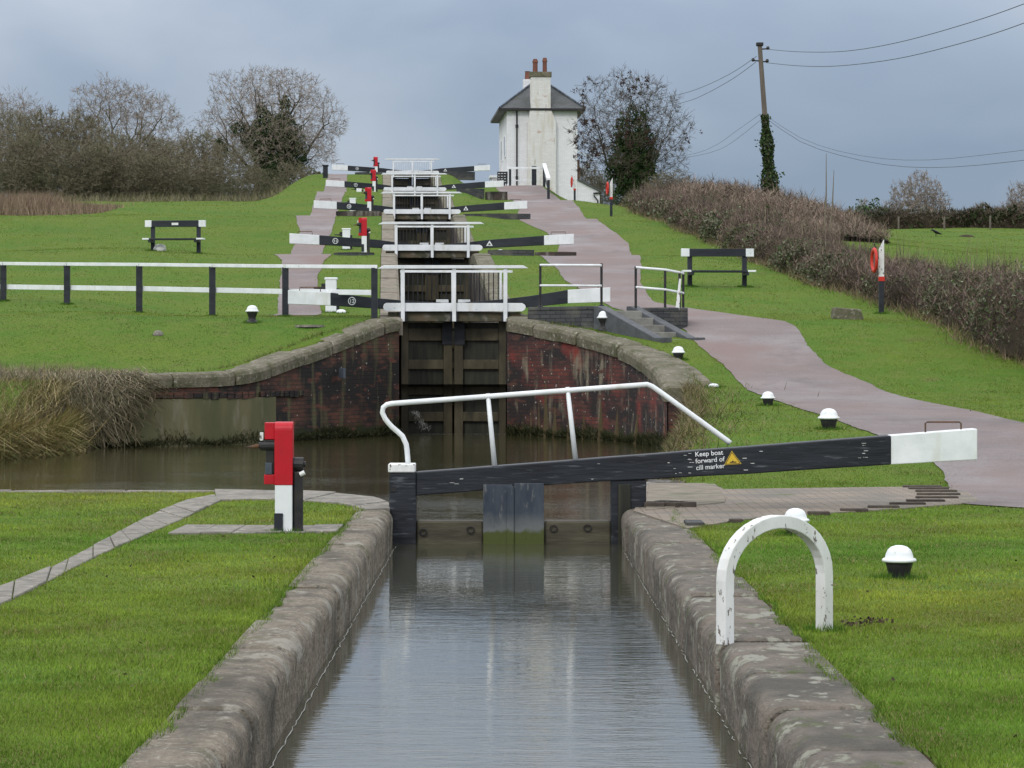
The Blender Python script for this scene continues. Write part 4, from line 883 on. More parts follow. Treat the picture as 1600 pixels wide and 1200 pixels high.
# ------------------------------------------------------------------ cottage
HD = 175.; xh = (792-PX0)/F*HD; gh = 10.4
h = thing('white_cottage','whitewashed brick lock keeper cottage with slate roof at the top of the flight','house',(xh,HD,gh),R(3.2))
Wd, Dp, He = 4.45, 9.0, 1.9+378/(F/HD)-gh   # eaves
wl = MB(); wl.box(0,Wd,0,Dp,-.5,He); wl.build('wall', M['whitebrick'], h)
ov = .48; e0,e1,f0,f1 = -ov,Wd+ov,-ov*.6,Dp+ov; zE = He+.02; rise = 2.15; rx = Wd/2
P = [(e0,f0,zE),(e1,f0,zE),(e1,f1,zE),(e0,f1,zE)]; A1 = (rx,f0+2.9,zE+rise); A2 = (rx,f1-2.9,zE+rise)
b = MB(); b.v = P+[A1,A2]+[(x,y,z-.16) for x,y,z in P]; b.f = [(0,1,4),(1,2,5,4),(2,3,5),(3,0,4,5),(0,6,7,1),(1,7,8,2),(2,8,9,3),(3,9,6,0),(6,9,8,7)]
rf = b.build('roof', M['slate'], h)
for a,c in ((P[0],A1),(P[1],A1)): MB().tube([Vector(a)+Vector((0,0,.03)),Vector(c)+Vector((0,0,.05))],.07,6).build('hip_tiles', M['blue_grey'], rf)
MB().box(e0,e1,f0-.08,f0-.005,zE-.15,zE+.0).build('gutter', M['iron'], rf); MB().box(e0-.08,e0-.005,f0,f1,zE-.15,zE+.0).build('gutter', M['iron'], rf)
sx_ = F/HD; c0,c1 = (829-792)/sx_,(860-792)/sx_; w0,w1 = (823.5-792)/sx_,(868.5-792)/sx_
chz = 1.9+(548-112)/sx_-gh; sh = He-.2
pr = [(w0,-.5),(w1,-.5),(w1,sh-.7),(w1-.12,sh-.3),(c1+.08,sh),(c1,sh+.25),(c1,chz-.35),(c0,chz-.35),(c0,sh+.25),(c0-.08,sh),(w0+.12,sh-.3),(w0,sh-.7)]
cy = MB(); cy.loft([[(x,-.34,z) for x,z in pr],[(x,.0,z) for x,z in pr]]); chm = cy.build('chimney', M['whitebrick_stained'], h, bevel=.02)
MB().box(c0+.003,c1-.003,.003,.55,He-.4,chz-.35).build('stack_back', M['whitebrick_stained'], chm)
MB().box(c0-.06,c1+.06,-.40,.60,chz-.35,chz-.02).build('chimney_cap', M['stone_grey'], chm, bevel=.02)
for px,r_,y0_,y1_ in ((836.5,.16,90,111),(851.5,.14,88,111)):
    xx = (px-792)/sx_; hh = (y1_-y0_)/sx_; MB().lathe([(r_,0),(r_*.95,hh*.7),(r_*1.15,hh*.72),(r_*1.15,hh*.8),(r_*.8,hh),(r_*.6,hh)],(xx,.1,chz-.03),12).build('chimney_pot', M['pot'], chm)
fc = MB().box((822-792)/sx_+.3,(829-792)/sx_+.95,Dp-1.6,Dp-.9,He+.8,He+2.6).build('far_chimney', M['whitebrick'], h)
MB().lathe([(.18,0),(.15,.5),(.18,.55)],((826-792)/sx_+.42,Dp-1.2,He+2.6),10).build('chimney_pot', M['pot'], fc)
xx = (807.5-792)/sx_; MB().tube([(xx,-.07,0),(xx,-.07,He)],.05,8).tube([(xx,-.07,He-1.2),(xx,-.07,He-1.0)],.09,8).tube([(xx,-.07,2.3),(xx,-.07,2.5)],.08,8).build('drainpipe', M['iron'], h)
# bays on canal side
for y0_,z1_,dd in ((1.0,2.55,.35),(4.6,2.7,.7)):
    by = MB().box(-dd,-.002,y0_,y0_+1.6,.4,z1_).build('bay_window', M['white'], h); MB().box(-dd-.14,-.002,y0_-.12,y0_+1.72,z1_,z1_+.14).build('cornice', M['white'], by)
    MB().box(-dd-.012,-dd-.002,y0_+.2,y0_+.7,1.1,z1_-.2).build('pane', M['glass'], by); MB().box(-dd+.06,-.06,y0_-.012,y0_-.002,1.1,z1_-.2).build('pane', M['glass'], by)
for y0_ in (1.2,5.0):
    w_ = MB().box(-.05,-.002,y0_,y0_+1.1,3.8,5.2).build('window', M['white'], h); MB().box(-.06,-.051,y0_+.1,y0_+1.0,3.9,5.1).build('pane', M['glass'], w_)
# lean-to on the right
lx = (940-792)/sx_; l0 = 1.9+(548-281)/sx_-gh; l1 = 1.9+(548-299)/sx_-gh
b = MB(); b.loft([[(Wd+.002,y,-.6),(lx-.1,y,-.6),(lx-.1,y,l1),(Wd+.002,y,l0)] for y in (.05,4.5)]); b.build('lean_to_wall', M['whitebrick'], h)
b = MB(); b.loft([[(Wd+.004,y,l0+.003),(lx+.06,y,l1-.06),(lx+.06,y,l1+.04),(Wd+.004,y,l0+.10)] for y in (-.08,4.6)]); b.build('lean_to_roof', M['slate'], h)
xq = (929-792)/sx_; MB().tube([(lx+.0,-.05,l1-.08),(xq-.05,-.05,l1-.1),(xq,-.05,l1-.3),(xq+.22,-.05,l1-.55),(xq+.25,-.05,-.4)],.05,6).build('lean_to_drainpipe', M['iron'], h)
MB().box(Wd+.01,Wd+.15,.1,.25,l0+.05,l0+1.3).build('timber_post', M['rust'], h)
MB().tube([(Wd,0,3.9+k*0) if 0 else (Wd+2.0*k/8,-.1,4.3-.55*math.sin(math.pi*min(k/8*.9+.1,1))) for k in range(9)],.025,5).build('sagging_cable', M['sack'], h)
# sign board, fence and post by the cottage
t = thing('notice_board','dark notice board left of the white fence by the cottage','sign',(-.22,158,g(-.22,158)+.0),R(-8)); MB().box(-.3,.3,0,.04,.35,1.05).build('board', M['black'], t, bevel=.01)
for k in range(4):
    for j in range(3): MB().box(-.25+j*.17,-.25+j*.17+random.uniform(.08,.13),-.004,-.001,.92-k*.15,.95-k*.15).build('chalk_line', M['white_worn'], t)
for x_ in (-.24,.24): MB().box(x_-.02,x_+.02,.005,.035,-.1,.36).build('leg', M['black'], t)
t = thing('timber_fence','white-topped fence with thick black posts in front of the cottage','fence')
gz = 11.0; Df = 153.4
for px,w_,top in ((797,.13,12.03),(834.5,.26,12.1)): x = (px-PX0)/F*Df; MB().box(x-w_/2,x+w_/2,Df-.08,Df+.08,gz-.4,top).build('post', M['black'], t, bevel=.02)
MB().box((792-PX0)/F*Df,(851-PX0)/F*Df,Df-.16,Df-.085,11.92,12.04).build('top_rail', M['white'], t, bevel=.01); MB().box((799-PX0)/F*Df,(850-PX0)/F*Df,Df-.03,Df+.02,11.28,11.33).build('lower_rail', M['white'], t)
t = thing('sloping_handrail','white capped rail sloping down to a black post beside the upper path','fence')
x1_,D1_ = ray(857,311); z1_ = g(x1_,D1_); MB().box(x1_-.07,x1_+.07,D1_-.07,D1_+.07,z1_-.3,z1_+.97).build('post', M['black'], t, bevel=.01); MB().box(2.02,2.16,153.0,153.14,10.6,12.1).build('post', M['black'], t, bevel=.01)
a = Vector((x1_,D1_-.1,z1_+.99)); c = Vector((2.09,153.2,12.14)); MB().hexa([tuple(a+Vector((-.1,0,0))),tuple(a+Vector((.1,0,0))),tuple(c+Vector((.1,0,0))),tuple(c+Vector((-.1,0,0))),tuple(a+Vector((-.1,0,.09))),tuple(a+Vector((.1,0,.09))),tuple(c+Vector((.1,0,.09))),tuple(c+Vector((-.1,0,.09)))]).build('top_rail', M['white'], t)
MB().hexa([tuple(a+Vector((-.02,.1,-.6))),tuple(a+Vector((.02,.1,-.6))),tuple(c+Vector((.02,-.1,-.6))),tuple(c+Vector((-.02,-.1,-.6))),tuple(a+Vector((-.02,.1,-.45))),tuple(a+Vector((.02,.1,-.45))),tuple(c+Vector((.02,-.1,-.45))),tuple(c+Vector((-.02,-.1,-.45)))]).build('lower_rail', M['black'], t)
x = (508.5-PX0)/F*150; o = MB().box(-.13,.13,-.1,.1,-.3,.62).box(-.17,.17,-.14,.14,.62,.70).build('marker_post', M['black_worn'], bevel=.01); o.location=(x,150,g(x,150)); tag(o,'stubby grey-black post on the embankment left of the highest left beam','post')

# ------------------------------------------------------------------ utility pole and wires
UD = 118.; top = at(1187,71,UD); base = at(1206,335,UD); base.x += .05; base.z = g(base.x,UD)-.3
t = thing('utility_pole','tall leaning wooden pole wrapped in ivy behind the hedge','utility pole',tuple(base)); tp = top-base
MB().tube([(0,0,0),tuple(tp*.5),tuple(tp)],[.135,.115,.095],12).build('pole', M['polewood'], t, smooth=False)
MB().box(tp.x-.15,tp.x+.15,-.15,.15,tp.z-.02,tp.z+.12).build('pole_cap', M['iron'], t, bevel=.02)
for dx,dz in ((.35,-.12),(-.28,-.62),(.32,-.66)): MB().tube([(tp.x*.98,0,tp.z+dz-.04),(tp.x+dx,0,tp.z+dz-.02)],.03,6).lathe([(.05,-.06),(.08,0),(.05,.08)],(tp.x+dx,0,tp.z+dz),8).build('insulator', M['iron'], t)
n = 5200; zz = rng.uniform(0,1,n)**1.25; hz = tp.z*.62*zz; wv = (.16+.28*(1-zz)**.8)*(1+.25*np.sin(hz*4)); a = rng.uniform(0,2*np.pi,n); r_ = wv*np.sqrt(rng.uniform(.15,1,n))
stray = rng.uniform(0,1,n) < .03; r_ = np.where(stray & (hz>.5), r_*1.8, r_)
P_ = np.stack([tp.x*hz/tp.z+r_*np.cos(a), r_*np.sin(a), hz],1); npmesh('ivy', leaves(P_, rng.uniform(.07,.14,n)), 4, M['leafattr'], t, varcol(n,[(.03,.06,.014),(.045,.085,.02),(.02,.038,.012),(.06,.07,.03)]))
def wire(lab, pts, r=.012):
    o = MB().tube(polyrs(pts,1.5), r, 5).build('overhead_wire', M['wire']); tag(o, lab, 'wire', 'overhead wires')
def wat(px,py,D): return tuple(at(px,py,D))
ND = 95.
def wp_(L, da, db): n=len(L); return [wat(px,py,da+(db-da)*i/(n-1)) for i,(px,py) in enumerate(L)]
wire('uppermost wire sagging from the pole to the upper right', wp_([(1199,77),(1250,81),(1320,80),(1400,67),(1500,40),(1600,6),(1760,-60)],118,70))
wire('second wire sagging from the pole to the upper right', wp_([(1197,98),(1250,103),(1310,103),(1400,92),(1500,68),(1600,36),(1760,-30)],118,70))
wire('upper wire running from the pole behind the ivy tree', wp_([(1182,88),(1145,113),(1100,135),(1060,148),(1000,160)],118,150))
wire('lower wire of the pair from the pole behind the ivy tree', wp_([(1181,97),(1145,123),(1100,148),(1068,160),(1000,176)],118,150))
wire('thin pale wire from mid-pole sagging down to the left', wp_([(1188,178),(1150,205),(1120,226),(1085,240),(1030,248)],118,150),.007)
wire('second thin wire from mid-pole sagging down to the left', wp_([(1188,188),(1150,218),(1125,233),(1090,243),(1030,252)],118,150),.007)
wire('thin pale wire from mid-pole sagging low to the right', wp_([(1196,180),(1250,215),(1310,236),(1380,248),(1450,250),(1530,243),(1620,232)],118,100),.007)
wire('lowest dark wire from mid-pole sagging to the right', wp_([(1196,184),(1250,221),(1310,242),(1380,257),(1450,262),(1530,258),(1620,248)],118,100),.009)

# ------------------------------------------------------------------ trees
def tipcloud(rs, kind, n):
    """twig-tip positions in a crown of width 2 and height 1 (z 0..1)"""
    v = unit(rs.normal(size=(n*3,3))); r = rs.uniform(.12,1,n*3)**.42; q = v*r[:,None]
    lob = 1+.10*np.sin(v[:,0]*5+v[:,1]*3+seedoff[0])+.07*np.sin(v[:,2]*9+v[:,0]*7); q = q*lob[:,None]
    if kind == 'dome': q[:,2] = .46+np.where(q[:,2]>0,q[:,2]*.54,q[:,2]*.34); q = q[(q[:,2]>.13)]
    elif kind == 'fan': q[:,2] = .50+np.where(q[:,2]>0,q[:,2]*.50,q[:,2]*.36); q[:,:2] *= np.interp(q[:,2],[0,.25,.5,1],[.55,.9,1,1])[:,None]
    else: q[:,2] = .38+np.where(q[:,2]>0,q[:,2]*.62,q[:,2]*.40); q = q[q[:,2]>.01]
    return q[:n]
seedoff = [0]
def grow(seed, kind, n=4200, H=9., Wd_=9., trunk=None):
    rs = np.random.default_rng(seed); seedoff[0] = seed; T = tipcloud(rs,kind,n)*[Wd_/2,Wd_/2*.85,H]; S = []
    tr = {'dome':.13,'fan':.10,'shrub':.0}[kind]*H; rad = lambda m_: .0052*H/9*(m_**.47)
    def curve(a, b_, d, m_, w):
        L = np.linalg.norm(b_-a); k = max(2,min(5,int(L/.35))); pr = a; c1 = a+d*L*.35; mid = rs.normal(0,w*L,3)
        for i in range(1,k+1):
            t_ = i/k; q = (1-t_)**2*a+2*t_*(1-t_)*c1+t_*t_*b_+mid*math.sin(math.pi*t_)
            S.append((pr,q,rad(m_)*(1-.25*(i-1)/k),rad(m_)*(1-.25*i/k))); pr = q
        dd = b_-c1; return dd/max(np.linalg.norm(dd),1e-6)
    def rec(p, d, I, lv):
        m_ = len(I)
        if m_ <= 1:
            if m_: e = curve(p, T[I[0]], d, 1, .06)
            return
        k = 2 if (m_ < 40 or rs.uniform() < .55) else 3
        if lv == 0: k = 6 if kind != 'shrub' else 9
        X_ = T[I]-p; X_ = X_/np.maximum(np.linalg.norm(X_,axis=1,keepdims=True),1e-6); C_ = X_[rs.choice(m_, min(k,m_), replace=False)]
        for _ in range(4):
            lab = np.argmax(X_@C_.T,1); C_ = np.array([X_[lab==j].mean(0) if (lab==j).any() else C_[j] for j in range(len(C_))]); C_ = unit(C_)
        for j in range(len(C_)):
            J = I[lab==j]
            if not len(J): continue
            c = T[J].mean(0); dist = np.linalg.norm(T[J]-p,axis=1).min() if len(J)<6 else np.linalg.norm(c-p)
            f = .30+.22*rs.uniform() if lv > 0 else .34+.16*rs.uniform()
            e = p+(c-p)*f*(1 if len(J)>=6 else .7); dd = curve(p, e, (d+C_[j]*.6)/np.linalg.norm(d+C_[j]*.6), len(J), .035+.01*lv); rec(e, dd, J, lv+1)
    o0 = np.zeros(3); up_ = np.array([0,0,1.])
    if tr > 0: b_ = np.array([rs.normal(0,.04)*H*.3,0,tr]); curve(o0,b_,up_,n*1.5,.03); rec(b_,up_,np.arange(len(T)),0)
    else:
        I = np.arange(len(T)); az = np.argsort(np.arctan2(T[:,1],T[:,0])+rs.normal(0,.5,len(T)))
        for part in np.array_split(az, 6): rec(np.array([rs.normal(0,Wd_*.12),rs.normal(0,Wd_*.12),0.]), up_, part, 1)
    # side twiglets on the thin ends
    p0 = np.array([q[0] for q in S]); p1 = np.array([q[1] for q in S]); r0 = np.array([q[2] for q in S]); r1 = np.array([q[3] for q in S])
    thin = np.where(r0 < rad(3))[0]; k_ = rs.choice(thin, min(len(thin)*2, 14000)); a = p0[k_]+(p1[k_]-p0[k_])*rs.uniform(0,1,(len(k_),1)); d = unit(unit(p1[k_]-p0[k_])+rs.normal(0,.45,(len(k_),3))+[0,0,.15]); e = a+d*rs.uniform(.12,.42,(len(k_),1))*H/9
    e[:,2] = np.maximum(e[:,2],0); p0 = np.concatenate([p0,a]); p1 = np.concatenate([p1,e]); r0 = np.concatenate([r0,np.full(len(k_),rad(.6))]); r1 = np.concatenate([r1,np.full(len(k_),rad(.2))])
    return p0,p1,r0,r1
def segmesh(name, p0,p1,r0,r1, n, m, parent):
    d = unit(p1-p0); a = unit(np.cross(d, np.where(np.abs(d[:,2:3])>.9,[[1,0,0]],[[0,0,1]]))); b_ = np.cross(d,a)
    if n == 2:
        th = rng.uniform(0,np.pi,len(p0))[:,None]; s_ = a*np.cos(th)+b_*np.sin(th)
        v = np.stack([p0-s_*r0[:,None],p0+s_*r0[:,None],p1+s_*r1[:,None],p1-s_*r1[:,None]],1).reshape(-1,3); return npmesh(name, v, 4, m, parent)
    qs = []
    for j in range(n):
        t0 = 2*np.pi*j/n; t1 = 2*np.pi*(j+1)/n; u0 = a*math.cos(t0)+b_*math.sin(t0); u1 = a*math.cos(t1)+b_*math.sin(t1)
        qs.append(np.stack([p0+u0*r0[:,None],p0+u1*r0[:,None],p1+u1*r1[:,None],p1+u0*r1[:,None]],1))
    return npmesh(name, np.concatenate(qs).reshape(-1,3), 4, m, parent)
def tree(label, cat, seed, kind, x, D, H, Wd_, tm, tk='trunk', nt_=None, rmin=.007, zb=None, name='bare_tree', group=None, thick=1.0):
    p0,p1,r0,r1 = grow(seed,kind,nt_ or (4200 if kind != 'shrub' else 2600),H,Wd_); r0 = np.maximum(r0*thick,rmin); r1 = np.maximum(r1*thick,rmin*.8)
    t = thing(name, label, cat, (x,D,(g(x,D)-.2) if zb is None else zb), 0, group)
    big = r0 > .03; ends = {(0,0,0)}
    key = lambda v_: tuple(np.round(v_,3)+0.)
    starts = [key(v_) for v_ in p0]; stops = [key(v_) for v_ in p1]; root = starts[0]; ends = {root}
    for q_ in range(len(p0)):
        if big[q_]:
            if starts[q_] in ends: ends.add(stops[q_])
            else: big[q_] = False
    segmesh('trunk', p0[big],p1[big],r0[big],r1[big],6,M[tk],t); sm_ = ~big; segmesh('crown', p0[sm_],p1[sm_],r0[sm_],r1[sm_],2,M[tm],t)
    return t, (p0,p1,r0)
def blob(name, t, cents, n, size, cols, w=None, m='leafattr'):
    cents = np.array(cents); k = rng.choice(len(cents), n, p=(cents[:,3]*cents[:,4]*cents[:,5])/(cents[:,3]*cents[:,4]*cents[:,5]).sum()); v = unit(rng.normal(size=(n,3)))*(rng.uniform(.25,1,n)**.5)[:,None]
    v *= (1+.25*np.sin(v[:,0:1]*9+cents[k,0:1]*7)*np.cos(v[:,2:3]*8+cents[k,1:2]*3)); P_ = cents[k,:3]+v*cents[k,3:6]
    return npmesh(name, leaves(P_, rng.uniform(size*.6,size*1.4,n)), 4, M[m], t, varcol(n,cols,w,.35))
ivyc = [(.028,.058,.016),(.042,.082,.022),(.018,.036,.012),(.065,.10,.035)]
# right ivy tree
xt = (985-PX0)/F*150; t,(p0,p1,r0) = tree('ivy-clad tree with brown seed clusters right of the white cottage','tree',11,'fan',xt,150.,17.3-g(xt,150)+.2,6.9,'dark_twig',rmin=.0065,thick=.8,nt_=3000,name='ivy_tree')
blob('ivy',t,[(0,-.2,1.4,.9,.9,1.6),(-.1,-.4,3.0,1.0,.9,1.3),(.5,-.4,3.5,.95,.9,1.2),(.35,-.4,2.2,1.15,1,1.3),(-.4,-.3,4.4,.5,.6,1.0),(.6,-.2,4.9,.4,.5,.9),(-1.0,-.2,2.4,.4,.4,.8),(.1,0,5.4,.3,.4,.7)],34000,.10,ivyc)
tips = p1[(r0<.0085)&(p1[:,2]>1.6)]; tips = tips[rng.choice(len(tips),520)]; rad = np.hypot(tips[:,0],tips[:,1]); tips = tips[((rad>1.0)|(tips[:,2]>5))&(np.sin(tips[:,0]*1.9+1)+np.cos(tips[:,2]*1.6)-.25*tips[:,0]>.1)]
Pk = (tips[:,None,:]+rng.normal(0,.06,(len(tips),13,3))-np.array([0,0,.05])).reshape(-1,3); npmesh('seed_clusters', leaves(Pk, rng.uniform(.07,.13,len(Pk))), 4, M['leafattr'], t, varcol(len(Pk),[(.045,.022,.02),(.03,.018,.018),(.07,.035,.025)]))
# big left dome tree with ivy
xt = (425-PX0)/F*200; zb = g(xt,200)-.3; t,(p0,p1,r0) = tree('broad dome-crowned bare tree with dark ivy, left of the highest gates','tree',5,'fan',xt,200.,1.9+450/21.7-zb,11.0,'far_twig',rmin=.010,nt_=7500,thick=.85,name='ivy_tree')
blob('ivy',t,[(0,-1,2.0,1.6,1.2,2.2),(-1.1,-1,4.6,1.1,1,1.3),(.9,-1,4.8,1.2,1,1.5),(0,-1,5.2,1.3,1,1.4),(-2.3,-1.2,5.3,.7,.6,.6),(1.7,-1,3.4,1.0,.8,1.6),(-.7,-.6,6.6,.4,.5,.8),(1.0,-.6,6.9,.4,.5,1.0),(3.2,-.5,1.6,.9,.7,.8),(-3.6,-.6,4.0,.6,.5,.8)],36000,.14,ivyc)
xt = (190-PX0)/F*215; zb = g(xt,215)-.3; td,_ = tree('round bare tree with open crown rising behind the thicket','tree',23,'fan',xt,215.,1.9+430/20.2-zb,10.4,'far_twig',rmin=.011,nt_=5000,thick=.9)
xt = (300-PX0)/F*225; zb = g(xt,225)
copy_tree(td,((15-PX0)/F*225,225,g((15-PX0)/F*225,225)-.3),1.2,'bare tree at the extreme left edge behind the thicket',(1.0,1.0,.97))
copy_tree(td,((275-PX0)/F*235,235,g((275-PX0)/F*235,235)-.3),2.5,'lower bare tree in the gap between the round tree and the dome-crowned tree',(.75,.75,.66))
# thicket shrubs
sh1,_ = tree('tall olive-brown shrub at the left frame edge of the thicket','shrub',31,'shrub',(10-PX0)/F*165,165.,6.0,5.2,'shrubtwig',rmin=.009,name='bare_shrub',group='bare shrubs in the left thicket')
sh2,_ = tree('rounded brown shrub second from the left in the thicket','shrub',37,'shrub',(70-PX0)/F*168,168.,6.2,4.6,'shrubtwig',rmin=.011,name='bare_shrub',group='bare shrubs in the left thicket')
spec_ = [(125,170,1,1.05,.98,'tall brown shrub in the thicket below the left of the round bare tree'),(175,163,0,1.0,.78,'olive shrub in front of the trunk of the round bare tree'),(225,168,1,1.0,.75,'mid-height brown shrub above the left bench'),(268,164,0,.9,.66,'low olive shrub above the right end of the left bench'),(310,172,1,.95,.78,'brown shrub between the thicket and the dome-crowned tree'),
   (355,168,0,.9,.66,'shrub below the left side of the dome-crowned tree'),(395,176,1,.7,.42,'low shrub at the foot of the dome-crowned ivy tree'),(35,158,1,1.0,.72,'front brown shrub behind the dry reeds'),(100,157,0,1.0,.66,'front olive shrub right of the dry reeds'),(150,158,1,.95,.6,'front brown shrub at the edge of the left field'),(205,158,0,.95,.55,'front low shrub at the right end of the field edge'),(330,160,1,.9,.42,'lowest front shrub at the right of the thicket'),(250,158,1,.9,.48,'front low brown shrub behind the left bench'),(460,185,0,.8,.5,'small shrub right of the dome-crowned ivy tree'),(490,190,1,.7,.42,'small shrub above the left embankment')]
for px,Dd,k,sx,sz,lab in spec_:
    x = (px-PX0)/F*Dd; copy_tree((sh1,sh2)[k],(x,Dd,g(x,Dd)-.2),random.uniform(0,6),lab,(sx,sx,sz))
for px,lab in ((545,'faint shrub behind the left beam of the highest gates'),(585,'faint shrub behind the highest red winding post'),(625,'faint low shrub behind the left of the highest footbridge')):
    x = (px-PX0)/F*260; copy_tree(sh1,(x,260,11.6),random.uniform(0,6),lab,(.8,.8,.75 if px < 600 else .5),group='shrubs beyond the top lock')
for px,Dd,sz,lab in ((915,190,.75,'brown shrub behind the right corner of the white cottage'),(945,184,.6,'shrub behind the cottage lean-to'),(1050,135,.35,'low shrub right of the ivy tree in the hedge line'),(765,230,.75,'faint shrub at the left foot of the cottage')):
    x = (px-PX0)/F*Dd; copy_tree(sh2,(x,Dd,g(x,Dd)-.3),random.uniform(0,6),lab,(.75,.75,sz),group='shrubs around the cottage')
# far right trees
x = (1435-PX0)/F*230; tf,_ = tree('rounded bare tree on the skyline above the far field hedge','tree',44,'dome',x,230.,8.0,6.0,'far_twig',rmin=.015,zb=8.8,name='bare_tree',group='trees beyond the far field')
for px,sz,sx,lab in ((1530,.68,.6,'small bare tree on the skyline right of the rounded one'),(1585,.72,.7,'small bare tree on the skyline near the right edge'),(1618,1.0,1.0,'bare tree cut by the right edge of the picture'),(1352,.72,.5,'small leafless tree above the dark evergreen bush')):
    x = (px-PX0)/F*230; copy_tree(tf,(x,230,8.7),random.uniform(0,6),lab,(sx,sx,sz))
for px,w_,zt,lab in ((1362,2.0,308,'dark evergreen bush on the skyline above the far field'),(1238,.9,318,'small dark flat-topped bush right of the utility pole'),(1128,1.5,302,'dark evergreen bush left of the utility pole')):
    Dd = 200 if px>1200 else 128; x = (px-PX0)/F*Dd; zt_ = 1.9+(548-zt)/(F/Dd); zg = g(x,Dd); hh = zt_-zg; t = thing('evergreen_bush',lab,'bush',(x,Dd,zg),0,'dark evergreen bushes'); MB().tube([(0,0,0),(0,0,hh*.7)],.08,6).build('stem',M['trunk'],t)
    blob('foliage',t,[(0,0,hh*.55,w_*.8,.8,hh*.42),(w_*.5,0,hh*.6,w_*.5,.6,hh*.25),(-w_*.5,0,hh*.62,w_*.5,.6,hh*.22)],4000,.14,ivyc)
# two whips
for px0_,py0_,px1_,py1_,lab in ((1288,330,1291,240,'taller of two thin bare whips rising from the hedge'),(1296,325,1303,266,'shorter leaning bare whip rising from the hedge')):
    a = at(px0_,py0_+40,92.); c = at(px1_,py1_,92.); o = MB().tube([tuple(a),tuple((a+c)/2+Vector((.03,0,0))),tuple(c)],[.03,.022,.008],6).build('bare_whip',M['twig']); tag(o,lab,'sapling','bare whips')

# ------------------------------------------------------------------ hedges
def hedge(name, label, foot, thick, H, n_tw, n_lf, seed, twc, lfc, cat='hedge', clump=.5, tw=.012, tl=.3, lsz=.05):
    rs = np.random.default_rng(seed); t = thing(name, label, cat); fv = [Vector((x,y,0)) for x,y in foot]; pts = polyrs(fv,.5); m_ = len(pts)
    X_ = np.array([p.x for p in pts]); Y_ = np.array([p.y for p in pts]); dx = np.gradient(X_); dy = np.gradient(Y_); L_ = np.hypot(dx,dy); nx,ny = dy/L_,-dx/L_
    if nx.mean() < 0: nx,ny = -nx,-ny
    s = np.concatenate([[0],np.cumsum(np.hypot(np.diff(X_),np.diff(Y_)))])
    def surf(i, th, k=1.0):  # i float index, th 0 (front foot) .. pi (back foot)
        x = np.interp(i,np.arange(m_),X_); y = np.interp(i,np.arange(m_),Y_); ax = np.interp(i,np.arange(m_),nx); ay = np.interp(i,np.arange(m_),ny); ds = np.interp(i,np.arange(m_),s)
        hh = np.interp(i,np.arange(m_),np.interp(s,[s[0],s[-1]],[1,1]))*np.interp(ds,H[0],H[1]); bum = 1+.13*np.sin(ds*1.1+np.cos(th)*2)+.12*np.sin(ds*2.7+th*3)+.09*np.sin(ds*6.1+th*5)+.05*np.sin(ds*13+th*9)
        w = thick*.5; off = w-w*np.sign(np.cos(th))*np.abs(np.cos(th))**.7*bum*k; z = hh*np.abs(np.sin(th))**.6*bum*k; px_ = x+ax*off; py_ = y+ay*off
        return np.stack([px_,py_,ground(px_,py_)*(1-.5*np.abs(np.sin(th))**.5)+ground(x+ax*w,y+ay*w)*.5*np.abs(np.sin(th))**.5+z-.08],-1)
    nth = 14; b = MB()
    ii = np.arange(m_); ths = np.linspace(0.02,math.pi-.02,nth)
    for i in ii: b.v += [tuple(v) for v in surf(np.full(nth,float(i)),ths,.82)]
    for i in range(m_-1):
        for j in range(nth-1): q_ = i*nth+j; b.f.append((q_,q_+nth,q_+nth+1,q_+1))
    b.build('core', M['soil'], t, smooth=True)
    # bias toward near end (visible size)
    def sample(n, lo=0, hi=math.pi*.8): u = rs.uniform(0,1,n); i = u**1.15*(m_-1); th = rs.uniform(lo,hi,n); return i, th, surf(i,th,rs.uniform(.78,1.06,n))
    i,th,P_ = sample(n_tw); near = np.interp(P_[:,1],[50,130],[1,2.]); d = rs.normal(0,1,(n_tw,3)); d[:,2] = np.abs(d[:,2])*.9; d = unit(d)
    cc = np.array(twc)[rs.choice(len(twc),n_tw)]; patch = np.sin(P_[:,0]*1.7+P_[:,1]*.9)*np.sin(P_[:,1]*.35+2); cc = cc*(1+.25*patch[:,None])*rs.uniform(.6,1.4,(n_tw,1))
    rng_ = blades(P_, tl*rs.uniform(.3,1.2,n_tw), tw*near, up=d); npmesh('stems', rng_, 3, M['leafattr'], t, cc)
    if n_lf:
        i,th,P_ = sample(n_lf*3); pm = np.sin(P_[:,1]*.8+P_[:,0])*np.cos(P_[:,1]*.27+P_[:,2]*1.5+1)+.3*np.sin(P_[:,1]*3+P_[:,2]*4); keep = (pm > clump*.2)&(rs.uniform(0,1,len(pm))<np.interp(P_[:,1],[50,58,64,90,110],[.35,.7,1,1,.5])); P_ = P_[keep][:n_lf]; k_ = len(P_)
        npmesh('leaves', leaves(P_+rs.normal(0,.04,(k_,3)), lsz*rs.uniform(.6,1.5,k_)*np.interp(P_[:,1],[50,130],[1,2.])), 4, M['leafattr'], t, varcol(k_,lfc,None,.4))
    # upright whips on top
    if n_tw > 30000:
        i,th,P_ = sample(2600, .9, 2.4); npmesh('whips', blades(P_, rs.uniform(.3,1.0,2600), .012*np.interp(P_[:,1],[50,130],[1,1.8]), .22), 3, M['leafattr'], t, varcol(2600,twc,None,.3))
    return t
twc = [(.145,.098,.088),(.18,.122,.105),(.09,.068,.058),(.25,.19,.14),(.11,.10,.055),(.07,.055,.045)]
foot = [(14.5,36),(13.0,39.5),(11.5,43.5),(10.3,47),(9.6,51),(9.0,53.5),(8.95,57),(8.9,61.5),(8.0,68),(7.55,73.4),(6.95,86),(6.2,104.5),(5.7,118),(5.5,130)]
